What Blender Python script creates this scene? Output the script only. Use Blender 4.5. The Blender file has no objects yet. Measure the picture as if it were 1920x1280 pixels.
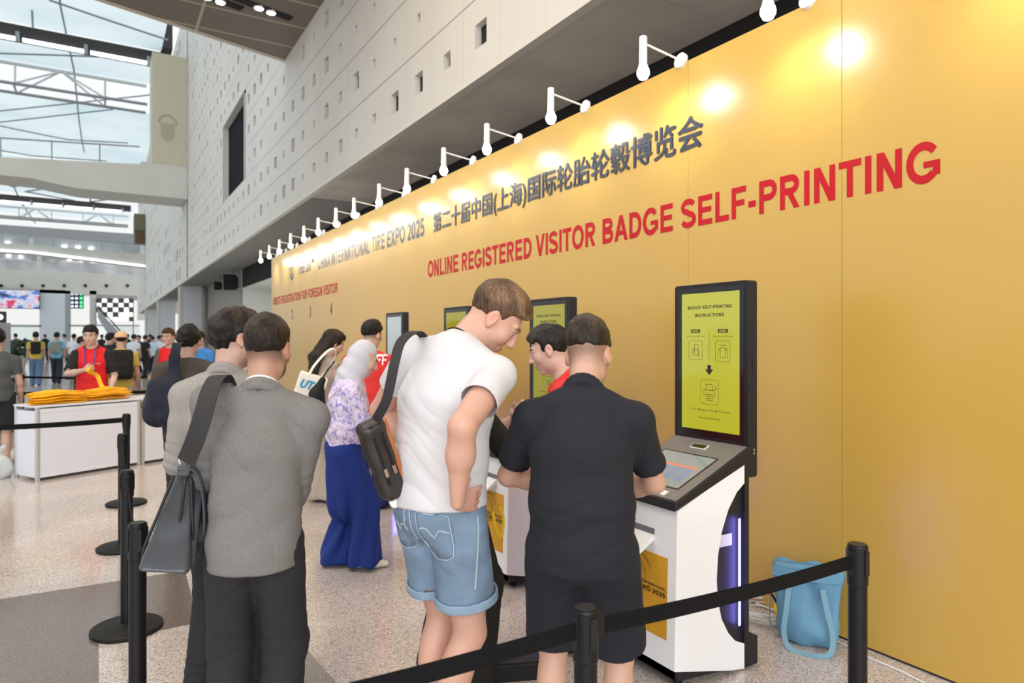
import bpy, bmesh, math, random
import numpy as np
from mathutils import Vector, Matrix

SC = bpy.context.scene
COL = SC.collection

# ------------------------------------------------------------------ camera
EYE = 1.60                       # metres above the floor
YAW = math.atan(773.0 / 1280.0)  # the backdrop wall runs along +Y
FPX = 1280.0                     # focal length in pixels of the 1920x1280 frame
HOR = 637.0
cam_d = bpy.data.cameras.new('camera'); cam = bpy.data.objects.new('camera', cam_d); COL.objects.link(cam)
cam.location = (0, 0, EYE); cam.rotation_euler = (math.pi / 2, 0, -YAW)
cam_d.sensor_width = 36; cam_d.lens = 36 * FPX / 1920; cam_d.shift_y = -3.0 / 1920
cam_d.clip_start = 0.05; cam_d.clip_end = 600
cam_d.dof.use_dof = True; cam_d.dof.focus_distance = 3.0; cam_d.dof.aperture_fstop = 3.2
SC.camera = cam

# ------------------------------------------------------------------ daylight, exposure
SC.view_settings.view_transform = 'Standard'; SC.view_settings.look = 'None'
SC.view_settings.gamma = 1; SC.view_settings.use_curve_mapping = False
SC.view_settings.exposure = 0.0
W = bpy.data.worlds.new('overcast_sky'); SC.world = W; W.use_nodes = True
_n = W.node_tree.nodes; _bg = _n['Background']
_tc = _n.new('ShaderNodeTexCoord'); _sp = _n.new('ShaderNodeSeparateXYZ'); _rp = _n.new('ShaderNodeValToRGB')
W.node_tree.links.new(_tc.outputs['Generated'], _sp.inputs[0]); W.node_tree.links.new(_sp.outputs['Z'], _rp.inputs[0])
W.node_tree.links.new(_rp.outputs[0], _bg.inputs[0])
_rp.color_ramp.elements[0].position = 0.0; _rp.color_ramp.elements[0].color = (.80, .80, .78, 1)
_rp.color_ramp.elements[1].position = 0.5; _rp.color_ramp.elements[1].color = (.93, .98, 1.0, 1)
_bg.inputs[1].default_value = 1.12
def area_light(name, loc, target, sx, sy, power, colr):
    ld = bpy.data.lights.new(name, 'AREA'); ld.shape = 'RECTANGLE'; ld.size = sx; ld.size_y = sy; ld.energy = power; ld.color = colr
    o = bpy.data.objects.new(name, ld); COL.objects.link(o); o.location = loc
    o.rotation_euler = (Vector(target) - Vector(loc)).to_track_quat('-Z', 'Y').to_euler(); return o
# added fill light, unseen, behind and to the left of the camera
area_light('rear_fill_light', (-4.5, -8.9, 5.0), (.8, 5.0, 1.3), 15, 7.5, 1450, (.97, .985, 1.0))

# rows of downlights in the ceiling high above the desk
area_light('ceiling_downlights', (-1.5, 4.5, 10.3), (-1.0, 4.5, 0), 11, 12, 1150, (1.0, .92, .83))
area_light('facade_downlights', (3.7, 9.0, 10.3), (3.9, 9.0, 0), .5, 20, 420, (1.0, .74, .48))

# ------------------------------------------------------------------ pixel <-> place helpers (metres)
CA, SA = math.cos(YAW), math.sin(YAW)
RGT = np.array([CA, -SA, 0.]); FWD = np.array([SA, CA, 0.]); UPV = np.array([0., 0., 1.]); CAMP = np.array([0., 0., EYE])
def ray(u, v): return FWD + (u - 960.) / FPX * RGT + (HOR - v) / FPX * UPV
def atd(u, v, d): return CAMP + ray(u, v) * d
def onX(u, v, x): r = ray(u, v); return CAMP + r * (x / r[0])
def onY(u, v, y): r = ray(u, v); return CAMP + r * (y / r[1])
def onZ(u, v, z): r = ray(u, v); return CAMP + r * ((z - EYE) / r[2])

# ------------------------------------------------------------------ materials
MATS = {}
def mat(name, colr, rough=.6, metal=0., noise=None, bump=None, emit=None, spec=.5, attr=False, coat=0., sheen=0., trans=0.):
    """procedural principled material. noise=(scale, amount), bump=(scale, strength, distance)"""
    if name in MATS: return MATS[name]
    m = bpy.data.materials.new(name); m.use_nodes = True; nt = m.node_tree; N = nt.nodes; L = nt.links
    b = N['Principled BSDF']
    c4 = (*colr, 1)
    b.inputs['Base Color'].default_value = c4; b.inputs['Roughness'].default_value = rough
    b.inputs['Metallic'].default_value = metal; b.inputs['Specular IOR Level'].default_value = spec
    b.inputs['Coat Weight'].default_value = coat; b.inputs['Sheen Weight'].default_value = sheen
    if trans: b.inputs['Transmission Weight'].default_value = trans
    m.diffuse_color = c4
    src = None
    if attr:
        a = N.new('ShaderNodeVertexColor'); a.layer_name = 'Col'; src = a.outputs['Color']
        L.new(src, b.inputs['Base Color'])
    tc = None
    if noise or bump:
        tc = N.new('ShaderNodeTexCoord')
    if noise:
        t = N.new('ShaderNodeTexNoise'); t.inputs['Scale'].default_value = noise[0]; t.inputs['Detail'].default_value = 5
        L.new(tc.outputs['Object'], t.inputs['Vector'])
        mp = N.new('ShaderNodeMapRange'); mp.inputs['From Min'].default_value = .3; mp.inputs['From Max'].default_value = .7
        mp.inputs['To Min'].default_value = 1 - noise[1]; mp.inputs['To Max'].default_value = 1 + noise[1]
        L.new(t.outputs['Fac'], mp.inputs['Value'])
        mx = N.new('ShaderNodeMix'); mx.data_type = 'RGBA'; mx.blend_type = 'MULTIPLY'; mx.inputs['Factor'].default_value = 1
        if src: L.new(src, mx.inputs['A'])
        else: mx.inputs['A'].default_value = c4
        L.new(mp.outputs['Result'], mx.inputs['B']); L.new(mx.outputs['Result'], b.inputs['Base Color'])
    if bump:
        t = N.new('ShaderNodeTexNoise'); t.inputs['Scale'].default_value = bump[0]; t.inputs['Detail'].default_value = 3
        L.new(tc.outputs['Object'], t.inputs['Vector'])
        bp = N.new('ShaderNodeBump'); bp.inputs['Strength'].default_value = bump[1]; bp.inputs['Distance'].default_value = bump[2]
        L.new(t.outputs['Fac'], bp.inputs['Height']); L.new(bp.outputs['Normal'], b.inputs['Normal'])
    if emit:
        b.inputs['Emission Color'].default_value = (*emit[0], 1); b.inputs['Emission Strength'].default_value = emit[1]
    MATS[name] = m
    return m
def s2l(r, g, b):
    f = lambda c: (c / 255 / 12.92) if c / 255 <= .04045 else ((c / 255 + .055) / 1.055) ** 2.4
    return (f(r), f(g), f(b))

# ------------------------------------------------------------------ object helpers
def tag(o, label=None, cat=None, group=None, kind=None):
    if label: o['label'] = label
    if cat: o['category'] = cat
    if group: o['group'] = group
    if kind: o['kind'] = kind
    return o
def empty(name, loc=(0, 0, 0), rz=0., parent=None):
    o = bpy.data.objects.new(name, None); COL.objects.link(o); o.location = loc; o.rotation_euler = (0, 0, rz)
    o.empty_display_size = .1
    if parent: o.parent = parent
    return o
def mobj(name, verts, faces, m, parent=None, smooth=False, loc=(0, 0, 0), rz=0.):
    me = bpy.data.meshes.new(name); me.from_pydata([tuple(map(float, v)) for v in verts], [], [tuple(map(int, f)) for f in faces])
    me.update()
    if m: me.materials.append(m)
    if smooth: me.polygons.foreach_set('use_smooth', [True] * len(me.polygons))
    o = bpy.data.objects.new(name, me); COL.objects.link(o); o.location = loc; o.rotation_euler = (0, 0, rz)
    if parent: o.parent = parent
    return o
class MB:
    """collects shapes and links them as one mesh object"""
    def __init__(s): s.v = []; s.f = []; s.mi = []; s.cur = 0
    def add(s, v, f):
        n = len(s.v); s.v += [tuple(map(float, p)) for p in v]; s.f += [tuple(int(i) + n for i in q) for q in f]; s.mi += [s.cur] * len(f); return s
    def box(s, lo, hi):
        (a, b, c), (d, e, f) = lo, hi
        return s.add([(a, b, c), (d, b, c), (d, e, c), (a, e, c), (a, b, f), (d, b, f), (d, e, f), (a, e, f)],
                     [(0, 3, 2, 1), (4, 5, 6, 7), (0, 1, 5, 4), (1, 2, 6, 5), (2, 3, 7, 6), (3, 0, 4, 7)])
    def prism(s, poly, axis, a, b):
        """polygon (2-D) extruded along axis from a to b; poly is in the two other axes, in x,y,z order"""
        n = len(poly)
        def P(p, t):
            return {'x': (t, p[0], p[1]), 'y': (p[0], t, p[1]), 'z': (p[0], p[1], t)}[axis]
        v = [P(p, a) for p in poly] + [P(p, b) for p in poly]
        f = [tuple(range(n)), tuple(range(2 * n - 1, n - 1, -1))] + [(i, i + n, (i + 1) % n + n, (i + 1) % n) for i in range(n)]
        return s.add(v, f)
    def rod(s, p, q, r, n=10, r2=None):
        p, q = Vector(p), Vector(q); t = (q - p).normalized(); r2 = r if r2 is None else r2
        x = t.orthogonal().normalized(); y = t.cross(x)
        v = []
        for c, rr in ((p, r), (q, r2)):
            for i in range(n):
                an = 2 * math.pi * i / n; v.append(c + (x * math.cos(an) + y * math.sin(an)) * rr)
        f = [(i, (i + 1) % n, (i + 1) % n + n, i + n) for i in range(n)] + [tuple(range(n - 1, -1, -1)), tuple(range(n, 2 * n))]
        return s.add(v, f)
    def lathe(s, prof, c=(0, 0, 0), n=32):
        """profile [(r,z)...] about the vertical through c"""
        v = []; f = []
        for r, z in prof:
            for i in range(n):
                an = 2 * math.pi * i / n; v.append((c[0] + r * math.cos(an), c[1] + r * math.sin(an), c[2] + z))
        m = len(prof)
        for j in range(m - 1):
            for i in range(n):
                f.append((j * n + i, j * n + (i + 1) % n, (j + 1) * n + (i + 1) % n, (j + 1) * n + i))
        f.append(tuple(range(n - 1, -1, -1))); f.append(tuple((m - 1) * n + i for i in range(n)))
        return s.add(v, f)
    def tube(s, pts, r, n=8):
        pts = [Vector(p) for p in pts]; v = []; f = []; up = None
        for i, p in enumerate(pts):
            t = (pts[min(i + 1, len(pts) - 1)] - pts[max(i - 1, 0)]).normalized()
            if up is None: up = t.orthogonal().normalized()
            up = (up - t * up.dot(t)).normalized(); w = t.cross(up)
            for k in range(n):
                an = 2 * math.pi * k / n; v.append(p + (up * math.cos(an) + w * math.sin(an)) * r)
        for i in range(len(pts) - 1):
            for k in range(n): f.append((i * n + k, i * n + (k + 1) % n, (i + 1) * n + (k + 1) % n, (i + 1) * n + k))
        f.append(tuple(range(n - 1, -1, -1))); f.append(tuple((len(pts) - 1) * n + k for k in range(n)))
        return s.add(v, f)
    def build(s, name, m, parent=None, bevel=0., smooth=False, loc=(0, 0, 0), rz=0., mats=None):
        o = mobj(name, s.v, s.f, m, parent, smooth, loc, rz)
        if mats:
            for x in mats: o.data.materials.append(x)
            o.data.polygons.foreach_set('material_index', s.mi)
        if bevel:
            md = o.modifiers.new('bevel', 'BEVEL'); md.width = bevel; md.segments = 2; md.limit_method = 'ANGLE'; md.angle_limit = math.radians(40)
            md.harden_normals = False
        return o
def smooth_pts(pts, n=6):
    """Catmull-Rom through points"""
    P = [np.array(p, float) for p in pts]; P = [2 * P[0] - P[1]] + P + [2 * P[-1] - P[-2]]; out = []
    for i in range(1, len(P) - 2):
        for k in range(n):
            t = k / n; a, b, c, d = P[i - 1:i + 3]
            out.append(.5 * (2 * b + (c - a) * t + (2 * a - 5 * b + 4 * c - d) * t * t + (3 * b - a - 3 * c + d) * t ** 3))
    out.append(P[-2]); return out
def ribbon(pts, nrm, width, thick=.003, sm=6):
    """flat strap along pts; nrm = outward normal at each pt. returns (verts, faces)"""
    n0 = len(pts); P = smooth_pts(pts, sm); Nn = smooth_pts(nrm, sm) if n0 > 1 else nrm; v = []; f = []
    for i, p in enumerate(P):
        t = P[min(i + 1, len(P) - 1)] - P[max(i - 1, 0)]; t = t / (np.linalg.norm(t) + 1e-9)
        n = Nn[i] - t * (Nn[i] @ t); n = n / (np.linalg.norm(n) + 1e-9); w = np.cross(t, n)
        for a, b in ((-1, 0), (1, 0), (1, 1), (-1, 1)): v.append(p + w * a * width / 2 + n * b * thick)
    for i in range(len(P) - 1):
        for k in range(4): f.append((4 * i + k, 4 * i + (k + 1) % 4, 4 * i + 4 + (k + 1) % 4, 4 * i + 4 + k))
    f.append((3, 2, 1, 0)); e = 4 * (len(P) - 1); f.append((e, e + 1, e + 2, e + 3))
    return v, f
# bold grotesque capitals drawn as bands (cap height 1)
_T = .212
def _strip(pts, w=_T):
    P = [np.array(p, float) for p in pts]; L_, R_ = [], []
    for i, p in enumerate(P):
        t = P[min(i + 1, len(P) - 1)] - P[max(i - 1, 0)]; t /= np.linalg.norm(t) + 1e-9; n = np.array([-t[1], t[0]]) * w / 2; L_.append(p + n); R_.append(p - n)
    return [[tuple(R_[i]), tuple(R_[i + 1]), tuple(L_[i + 1]), tuple(L_[i])] for i in range(len(P) - 1)]
def _arc(cx, cy, rx, ry, a0, a1, n=14): return [(cx + rx * math.cos(math.radians(a0 + (a1 - a0) * i / n)), cy + ry * math.sin(math.radians(a0 + (a1 - a0) * i / n))) for i in range(n + 1)]
def _r(x0, y0, x1, y1): return [[(x0, y0), (x1, y0), (x1, y1), (x0, y1)]]
def _dg(xa, ya, xb, yb, w=_T * 1.12): return [[(xa - w / 2, ya), (xa + w / 2, ya), (xb + w / 2, yb), (xb - w / 2, yb)]]
def _glyphs():
    t = _T; h = t / 2; G = {}
    G['I'] = (.39, _r(.10, 0, .10 + t, 1)); G['L'] = (.83, _r(.10, 0, .10 + t, 1) + _r(.10, 0, .79, t * .9)); G['E'] = (.92, _r(.10, 0, .10 + t, 1) + _r(.10, 0, .86, t * .9) + _r(.10, .42, .80, .42 + t * .86) + _r(.10, 1 - t * .9, .85, 1))
    G['F'] = (.85, _r(.10, 0, .10 + t, 1) + _r(.10, .40, .72, .40 + t * .86) + _r(.10, 1 - t * .9, .80, 1)); G['T'] = (.85, _r(.425 - h, 0, .425 + h, 1) + _r(.03, 1 - t * .9, .82, 1)); G['H'] = (1.0, _r(.10, 0, .10 + t, 1) + _r(.90 - t, 0, .90, 1) + _r(.1, .42, .9, .42 + t * .9))
    G['N'] = (1.0, _r(.10, 0, .10 + t, 1) + _r(.90 - t, 0, .90, 1) + [[(.10, 1), (.10 + t * 1.1, 1), (.90, 0), (.90 - t * 1.1, 0)]]); G['M'] = (1.16, _r(.10, 0, .10 + t, 1) + _r(1.06 - t, 0, 1.06, 1) + _dg(.20, 1, .58, 0, .22) + _dg(.96, 1, .58, 0, .22))
    G['V'] = (.92, _dg(.12, 1, .46, 0, .23) + _dg(.80, 1, .46, 0, .23)); G['A'] = (1.0, _dg(.13, 0, .50, 1, .23) + _dg(.87, 0, .50, 1, .23) + _r(.26, .22, .74, .22 + t * .85)); G['X'] = (.92, _dg(.14, 0, .78, 1, .25) + _dg(.78, 0, .14, 1, .25))
    O_ = _strip(_arc(.54, .5, .40, .415, 0, 360, 36)); G['O'] = (1.08, O_); G['C'] = (1.0, _strip(_arc(.53, .5, .39, .415, 38, 322, 30))); G['G'] = (1.08, _strip(_arc(.54, .5, .40, .415, 38, 318, 30)) + _r(.86 - t * .2, .16, .86 + t * .78, .52) + _r(.55, .36, .98, .52))
    G['D'] = (1.0, _r(.10, 0, .10 + t, 1) + _strip([(.12, 1 - h), (.44, 1 - h)] + _arc(.46, .5, .37, .5 - h, 88, -88, 18) + [(.44, h), (.12, h)])); bw = lambda y0, y1, x: _strip([(.12, y1 - h * .9), (x - .02, y1 - h * .9)] + _arc(x, (y0 + y1) / 2, .235, (y1 - y0) / 2 - h * .9, 85, -85, 12) + [(x - .02, y0 + h * .9), (.12, y0 + h * .9)], t * .95)
    G['P'] = (.92, _r(.10, 0, .10 + t, 1) + bw(.38, 1, .55)); G['R'] = (1.0, _r(.10, 0, .10 + t, 1) + bw(.42, 1, .56) + _dg(.80, 0, .50, .47, .23)); G['B'] = (1.0, _r(.10, 0, .10 + t, 1) + bw(.47, 1, .54) + bw(0, .56, .58))
    G['U'] = (1.0, _strip([(.10 + h, 1), (.10 + h, .38)] + _arc(.5, .38, .40 - h, .38 - h * .95, 180, 360, 16) + [(.90 - h, .38), (.90 - h, 1)]))
    G['S'] = (.92, _strip(_arc(.455, .72, .315, .19, 18, 180, 12) + _arc(.455, .715, .315, .17, 180, 262, 6) + _arc(.46, .285, .33, .20, 84, 0, 6) + _arc(.46, .28, .33, .19, 0, -165, 14), t * .97))
    G['-'] = (.46, _r(.06, .27, .40, .27 + t * .95)); G[' '] = (.39, []); G['1'] = (.77, _r(.36, 0, .36 + t, 1) + _dg(.24, .74, .42, 1, .22)); G['0'] = (.80, _strip(_arc(.40, .5, .27, .415, 0, 360, 30)))
    G['2'] = (.80, _strip(_arc(.39, .71, .26, .20, 165, -28, 14) + [(.50, .42), (.18, .10)]) + _r(.07, 0, .72, t * .9)); G['5'] = (.80, _strip(_arc(.38, .32, .28, .23, 128, -160, 18)) + _r(.14, .45, .14 + t, 1) + _r(.14, 1 - t * .9, .68, 1)); G['3'] = (.80, _strip(_arc(.37, .73, .25, .185, 160, -90, 12)) + _strip(_arc(.37, .28, .28, .20, 90, -165, 14))); G['4'] = (.80, _r(.48, 0, .48 + t, 1) + _r(.05, .22, .76, .22 + t * .85) + _dg(.13, .25, .56, 1, .22))
    return G
GLYPHS = _glyphs()
def caps_mesh(body, name, m, parent, width, height, align):
    x = 0; v = []; f = []; k = 0
    for ch in body:
        adv, polys = GLYPHS[ch]
        for p in polys:
            n = len(v); ar = sum(p[i][0] * p[(i + 1) % len(p)][1] - p[(i + 1) % len(p)][0] * p[i][1] for i in range(len(p)))
            v += [(q[0] + x, q[1], (k % 7) * 2e-5) for q in p]; f.append(tuple(range(n, n + len(p)))[::1 if ar > 0 else -1]); k += 1
        x += adv
    a = np.array(v); lo, hi = a.min(0), a.max(0); sy = height if height else width / (hi[0] - lo[0]); sx = width / (hi[0] - lo[0]) if width else sy
    a[:, 0] = (a[:, 0] - lo[0]) * sx - (sx * (hi[0] - lo[0]) / 2 if align == 'CENTER' else 0); a[:, 1] *= sy
    return mobj(name, a, f, m, parent)
def text_mesh(body, name, m, parent=None, width=None, height=None, bold=0., align='LEFT', shear=0., spacing=1.):
    """lettering as a flat mesh in its own XY plane, its left bottom at the origin (cap height fitted)"""
    if all(c in GLYPHS for c in body) and not shear: return caps_mesh(body, name, m, parent, width, height, align)
    cu = bpy.data.curves.new(name, 'FONT'); cu.body = body; cu.size = 1; cu.shear = shear; cu.space_character = spacing; cu.resolution_u = 4
    o = bpy.data.objects.new(name, cu); COL.objects.link(o)
    dg = bpy.context.evaluated_depsgraph_get(); me = bpy.data.meshes.new_from_object(o.evaluated_get(dg))
    bpy.data.objects.remove(o); bpy.data.curves.remove(cu)
    if bold:                                  # heavier strokes: the outline laid over itself, shifted a little
        bm = bmesh.new(); bm.from_mesh(me); base = list(bm.verts) + list(bm.edges) + list(bm.faces); k = 0
        for dx, dy in ((bold, 0), (-bold, 0), (0, bold * .6), (0, -bold * .6)):
            k += 1; r = bmesh.ops.duplicate(bm, geom=base); bmesh.ops.translate(bm, vec=(dx, dy, k * .0012), verts=[g for g in r['geom'] if isinstance(g, bmesh.types.BMVert)])
        bm.to_mesh(me); bm.free()
    n = len(me.vertices); co = np.empty(n * 3, np.float32); me.vertices.foreach_get('co', co); co = co.reshape(-1, 3)
    lo, hi = co.min(0), co.max(0); w, h = (hi - lo)[:2]
    sy = height / h if height else width / w; sx = width / w if width else sy
    co = (co - lo) * np.array([sx, sy, 1], np.float32)
    if align == 'CENTER': co[:, 0] -= sx * w / 2
    me.vertices.foreach_set('co', co.ravel()); me.update(); me.name = name
    me.materials.clear(); me.materials.append(m)
    t = bpy.data.objects.new(name, me); COL.objects.link(t)
    if parent: t.parent = parent
    return t
def place_face(o, origin, right, up):
    """stand flat lettering on a surface: its x along right, its y along up"""
    r = Vector(right).normalized(); u = Vector(up).normalized(); n = r.cross(u)
    M = Matrix((r, u, n)).transposed().to_4x4(); M.translation = Vector(origin); o.matrix_local = M; return o
def copy_tree(o, parent=None):
    c = o.copy(); COL.objects.link(c); c.parent = parent
    if parent is not None: c.matrix_parent_inverse = o.matrix_parent_inverse.copy()
    for ch in list(o.children): copy_tree(ch, c)
    return c
# ================================================================== the setting
random.seed(7)
def node_mat_floor():
    m = bpy.data.materials.new('granite_floor'); m.use_nodes = True; nt = m.node_tree; N = nt.nodes; L = nt.links; b = N['Principled BSDF']
    tc = N.new('ShaderNodeTexCoord')
    v = N.new('ShaderNodeTexVoronoi'); v.inputs['Scale'].default_value = 190; v.feature = 'F1'; L.new(tc.outputs['Object'], v.inputs['Vector'])
    sp = N.new('ShaderNodeSeparateColor'); L.new(v.outputs['Color'], sp.inputs[0])
    r = N.new('ShaderNodeValToRGB'); e = r.color_ramp; e.interpolation = 'CONSTANT'
    cols = [(0, (.22, .19, .18)), (.08, (.40, .34, .31)), (.24, (.53, .47, .42)), (.50, (.63, .57, .52)), (.78, (.72, .67, .63))]
    e.elements[0].position = 0; e.elements[0].color = (*cols[0][1], 1)
    e.elements[1].position = cols[1][0]; e.elements[1].color = (*cols[1][1], 1)
    for p, c in cols[2:]: x = e.elements.new(p); x.color = (*c, 1)
    L.new(sp.outputs[0], r.inputs[0])
    n2 = N.new('ShaderNodeTexNoise'); n2.inputs['Scale'].default_value = 1.1; n2.inputs['Detail'].default_value = 4; L.new(tc.outputs['Object'], n2.inputs['Vector'])
    mp = N.new('ShaderNodeMapRange'); mp.inputs['From Min'].default_value = .35; mp.inputs['From Max'].default_value = .65
    mp.inputs['To Min'].default_value = .90; mp.inputs['To Max'].default_value = 1.08; L.new(n2.outputs['Fac'], mp.inputs['Value'])
    br = N.new('ShaderNodeTexBrick'); br.offset = 0; br.inputs['Scale'].default_value = 1; br.inputs['Brick Width'].default_value = .9; br.inputs['Row Height'].default_value = .9
    br.inputs['Mortar Size'].default_value = .0012; br.inputs['Color1'].default_value = (1, 1, 1, 1); br.inputs['Color2'].default_value = (.955, .955, .96, 1); br.inputs['Mortar'].default_value = (.72, .70, .68, 1)
    rot = N.new('ShaderNodeMapping'); rot.inputs['Rotation'].default_value = (0, 0, FLOOR_ROT); L.new(tc.outputs['Object'], rot.inputs['Vector']); L.new(rot.outputs[0], br.inputs['Vector'])
    m1 = N.new('ShaderNodeMix'); m1.data_type = 'RGBA'; m1.blend_type = 'MULTIPLY'; m1.inputs['Factor'].default_value = 1
    L.new(r.outputs[0], m1.inputs['A']); L.new(mp.outputs[0], m1.inputs['B'])
    m2 = N.new('ShaderNodeMix'); m2.data_type = 'RGBA'; m2.blend_type = 'MULTIPLY'; m2.inputs['Factor'].default_value = 1
    L.new(m1.outputs['Result'], m2.inputs['A']); L.new(br.outputs['Color'], m2.inputs['B']); L.new(m2.outputs['Result'], b.inputs['Base Color'])
    b.inputs['Roughness'].default_value = .13; b.inputs['Specular IOR Level'].default_value = .7
    return m
_e = onZ(347, 1069, 0) - onZ(14, 1120.6, 0)
FLOOR_ROT = -math.atan2(_e[1], _e[0])
FLOOR = node_mat_floor()
tag(mobj('floor', [(-90, -9, 0), (12, -9, 0), (12, 152, 0), (-90, 152, 0)], [(0, 1, 2, 3)], FLOOR), kind='structure')
DARKGR = mat('dark_granite', (.175, .145, .13), rough=.17, noise=(160, .55))
dk = [onZ(u, v, .0015) for u, v in ((-60, 1133), (14, 1120.6), (347, 1069), (372, 1166), (185, 1205), (185, 1420), (-330, 1420), (-140, 1290))]
tag(mobj('floor_patch', dk, [tuple(range(len(dk)))[::-1]], DARKGR), kind='structure')
dk = [onZ(u, v, .0015) for u, v in ((352, 1228), (560, 1200), (650, 1300), (640, 1420), (352, 1420))]
tag(mobj('floor_patch', dk, [tuple(range(len(dk)))[::-1]], mat('grey_patch', (.30, .275, .26), rough=.17, noise=(160, .5))), kind='structure')  # greyer area of floor, laid just above the rest

# ---- the white facade with its square holes, above the soffit
WHITE = mat('white_panel', (.74, .73, .69), rough=.55, noise=(.35, .05))
HOLE = mat('hole_dark', (.012, .010, .008), rough=.8)
JOINT = mat('joint_shadow', (.30, .28, .25), rough=.9)
XF, ZS = 5.0, 5.61
def facade(y_lo, y_hi, z_lo, z_hi, name, openings, density, seed, dz=1.19, dy=1.19, y_ph=9.21, xf=XF, depth=.115, big=1.35):
    rnd = random.Random(seed); B = MB()
    n0 = math.floor((y_lo - y_ph) / dy); n1 = math.ceil((y_hi - y_ph) / dy); k1 = math.ceil((z_hi - z_lo) / dz)
    for i in range(n0, n1 + 1):
        yc = y_ph + dy * i; a, b = max(yc - dy / 2 + .002, y_lo), min(yc + dy / 2 - .002, y_hi)
        if b - a < .05: continue
        for k in range(k1):
            zc = z_lo + dz * (k + .5); lo, hi = zc - dz / 2 + .007, min(zc + dz / 2 - .007, z_hi)
            if hi - lo < .02: continue
            if any(o[0] - .01 < yc < o[1] + .01 and o[2] - .01 < zc < o[3] + .01 for o in openings): continue
            s = rnd.choice((.30, .28, .24, .20, .17, .13)) * big if rnd.random() < density(yc, zc) else 0
            if b - a < dy * .9 or hi - lo < dz * .9: s = 0
            B.cur = 0
            if not s:
                B.add([(xf, a, lo), (xf, b, lo), (xf, b, hi), (xf, a, hi)], [(0, 3, 2, 1)]); continue
            h = s / 2; q = [(yc - h, zc - h), (yc + h, zc - h), (yc + h, zc + h), (yc - h, zc + h)]; o = [(a, lo), (b, lo), (b, hi), (a, hi)]
            B.add([(xf, *p) for p in o] + [(xf, *p) for p in q] + [(xf + depth, *p) for p in q],
                  [(j, 4 + j, 4 + (j + 1) % 4, (j + 1) % 4) for j in range(4)] + [(4 + j, 8 + j, 8 + (j + 1) % 4, 4 + (j + 1) % 4) for j in range(4)])
            B.cur = 1; B.add([(xf + depth, *p) for p in q], [(0, 3, 2, 1)])
    B.cur = 2   # backing that shows in the joints
    ys = sorted({y_lo, y_hi} | {v for o in openings for v in o[:2]}); zs = sorted({z_lo, z_hi} | {v for o in openings for v in o[2:]})
    for a, b in zip(ys, ys[1:]):
        for lo, hi in zip(zs, zs[1:]):
            if any(o[0] <= (a + b) / 2 <= o[1] and o[2] <= (lo + hi) / 2 <= o[3] for o in openings): continue
            x = xf + depth + .02
            B.add([(x, a, lo), (x, b, lo), (x, b, hi), (x, a, hi)], [(0, 3, 2, 1)])
    return B.build(name, WHITE, mats=[HOLE, JOINT])
OPEN = (29.33, 34.82, 8.08, 11.65)
tag(facade(-6, 49.9, 5.70, 27.2, 'wall_right', [OPEN], lambda y, z: .95 if y < 38 else .75, 3), kind='structure')
B = MB(); o = OPEN; x0, x1 = XF, XF + .26          # the reveal and dark back of the big recess
B.add([(x0, o[0], o[2]), (x0, o[1], o[2]), (x0, o[1], o[3]), (x0, o[0], o[3]), (x1, o[0], o[2]), (x1, o[1], o[2]), (x1, o[1], o[3]), (x1, o[0], o[3])],
      [(0, 1, 5, 4), (1, 2, 6, 5), (2, 3, 7, 6), (3, 0, 4, 7)]); B.cur = 1
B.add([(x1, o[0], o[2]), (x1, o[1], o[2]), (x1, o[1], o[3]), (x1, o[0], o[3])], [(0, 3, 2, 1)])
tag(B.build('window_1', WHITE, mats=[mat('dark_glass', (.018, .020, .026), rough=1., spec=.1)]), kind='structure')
def dens2(y, z): return .95 if math.sin(y * .55 + z * .35) + math.sin(z * .9 - y * .2) > .2 else .10
tag(facade(50.4, 118, 5.70, 24.4, 'wall_far_right', [], dens2, 11, dz=1.5, dy=2.0, depth=.5, big=3.0, xf=5.0), kind='structure')
# edge trim under the facade, soffit of concrete panels, dark back
SOFF = mat('concrete_soffit', (.74, .70, .64), rough=.85, noise=(.55, .16))
tag(MB().box((XF - .03, -6, ZS), (XF + .12, 118, 5.69)).build('trim_soffit', mat('trim_white', (.78, .76, .70), rough=.5)), kind='structure')
B = MB()
for i in range(-12, 94):
    y = 8.4 + 1.19 * i
    if i < 40: B.box((XF + .40, y + .008, ZS + .02), (6.9, y + 1.182, ZS + .14))
B.box((XF + .12, -6, ZS + .02), (XF + .385, 118, ZS + .14)); B.box((XF + .2, -6, ZS + .06), (6.92, 60, ZS + .2)); B.box((6.9, 41, ZS + .02), (14, 118, ZS + .14)); tag(B.build('ceiling_soffit', SOFF), kind='structure')
tag(MB().box((5.14, 19.5, ZS - .015), (6.9, 118, ZS + .018)).build('ceiling_shaded_soffit', mat('soffit_shade', (.30, .30, .29), rough=.85)), kind='structure')  # far soffit: shade of the deep recess put into a darker colour
BLK = mat('black_back', (.012, .012, .013), rough=.9)
tag(MB().box((6.92, -6, 4.55), (7.1, 41, ZS + .1)).build('trim_back_band', BLK), kind='structure')
tag(MB().box((6.95, -6, 0), (7.1, 17.5, 4.55)).build('wall_back', mat('dim_back', (.10, .10, .10), rough=.9)), kind='structure')
CORR = mat('corridor_white', (.78, .79, .76), rough=.6)
tag(MB().box((9.2, 17.5, 0), (9.4, 41.5, 4.5)).box((7.0, 41.2, 0), (9.4, 41.4, 4.5)).build('wall_corridor', CORR), kind='structure')
tag(MB().box((6.95, 17.4, 4.5), (9.4, 41.5, 4.6)).build('ceiling_corridor', CORR), kind='structure')
dl = empty('corridor_downlight', (8.1, 31.5, 4.49)); tag(dl, 'small round downlight in the corridor ceiling left of the yellow wall', 'ceiling light')
MB().lathe([(.26, -.03), (.30, -.03), (.30, .01)], n=24).build('trim_ring', mat('white_metal', (.8, .8, .79), rough=.35), dl)
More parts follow.
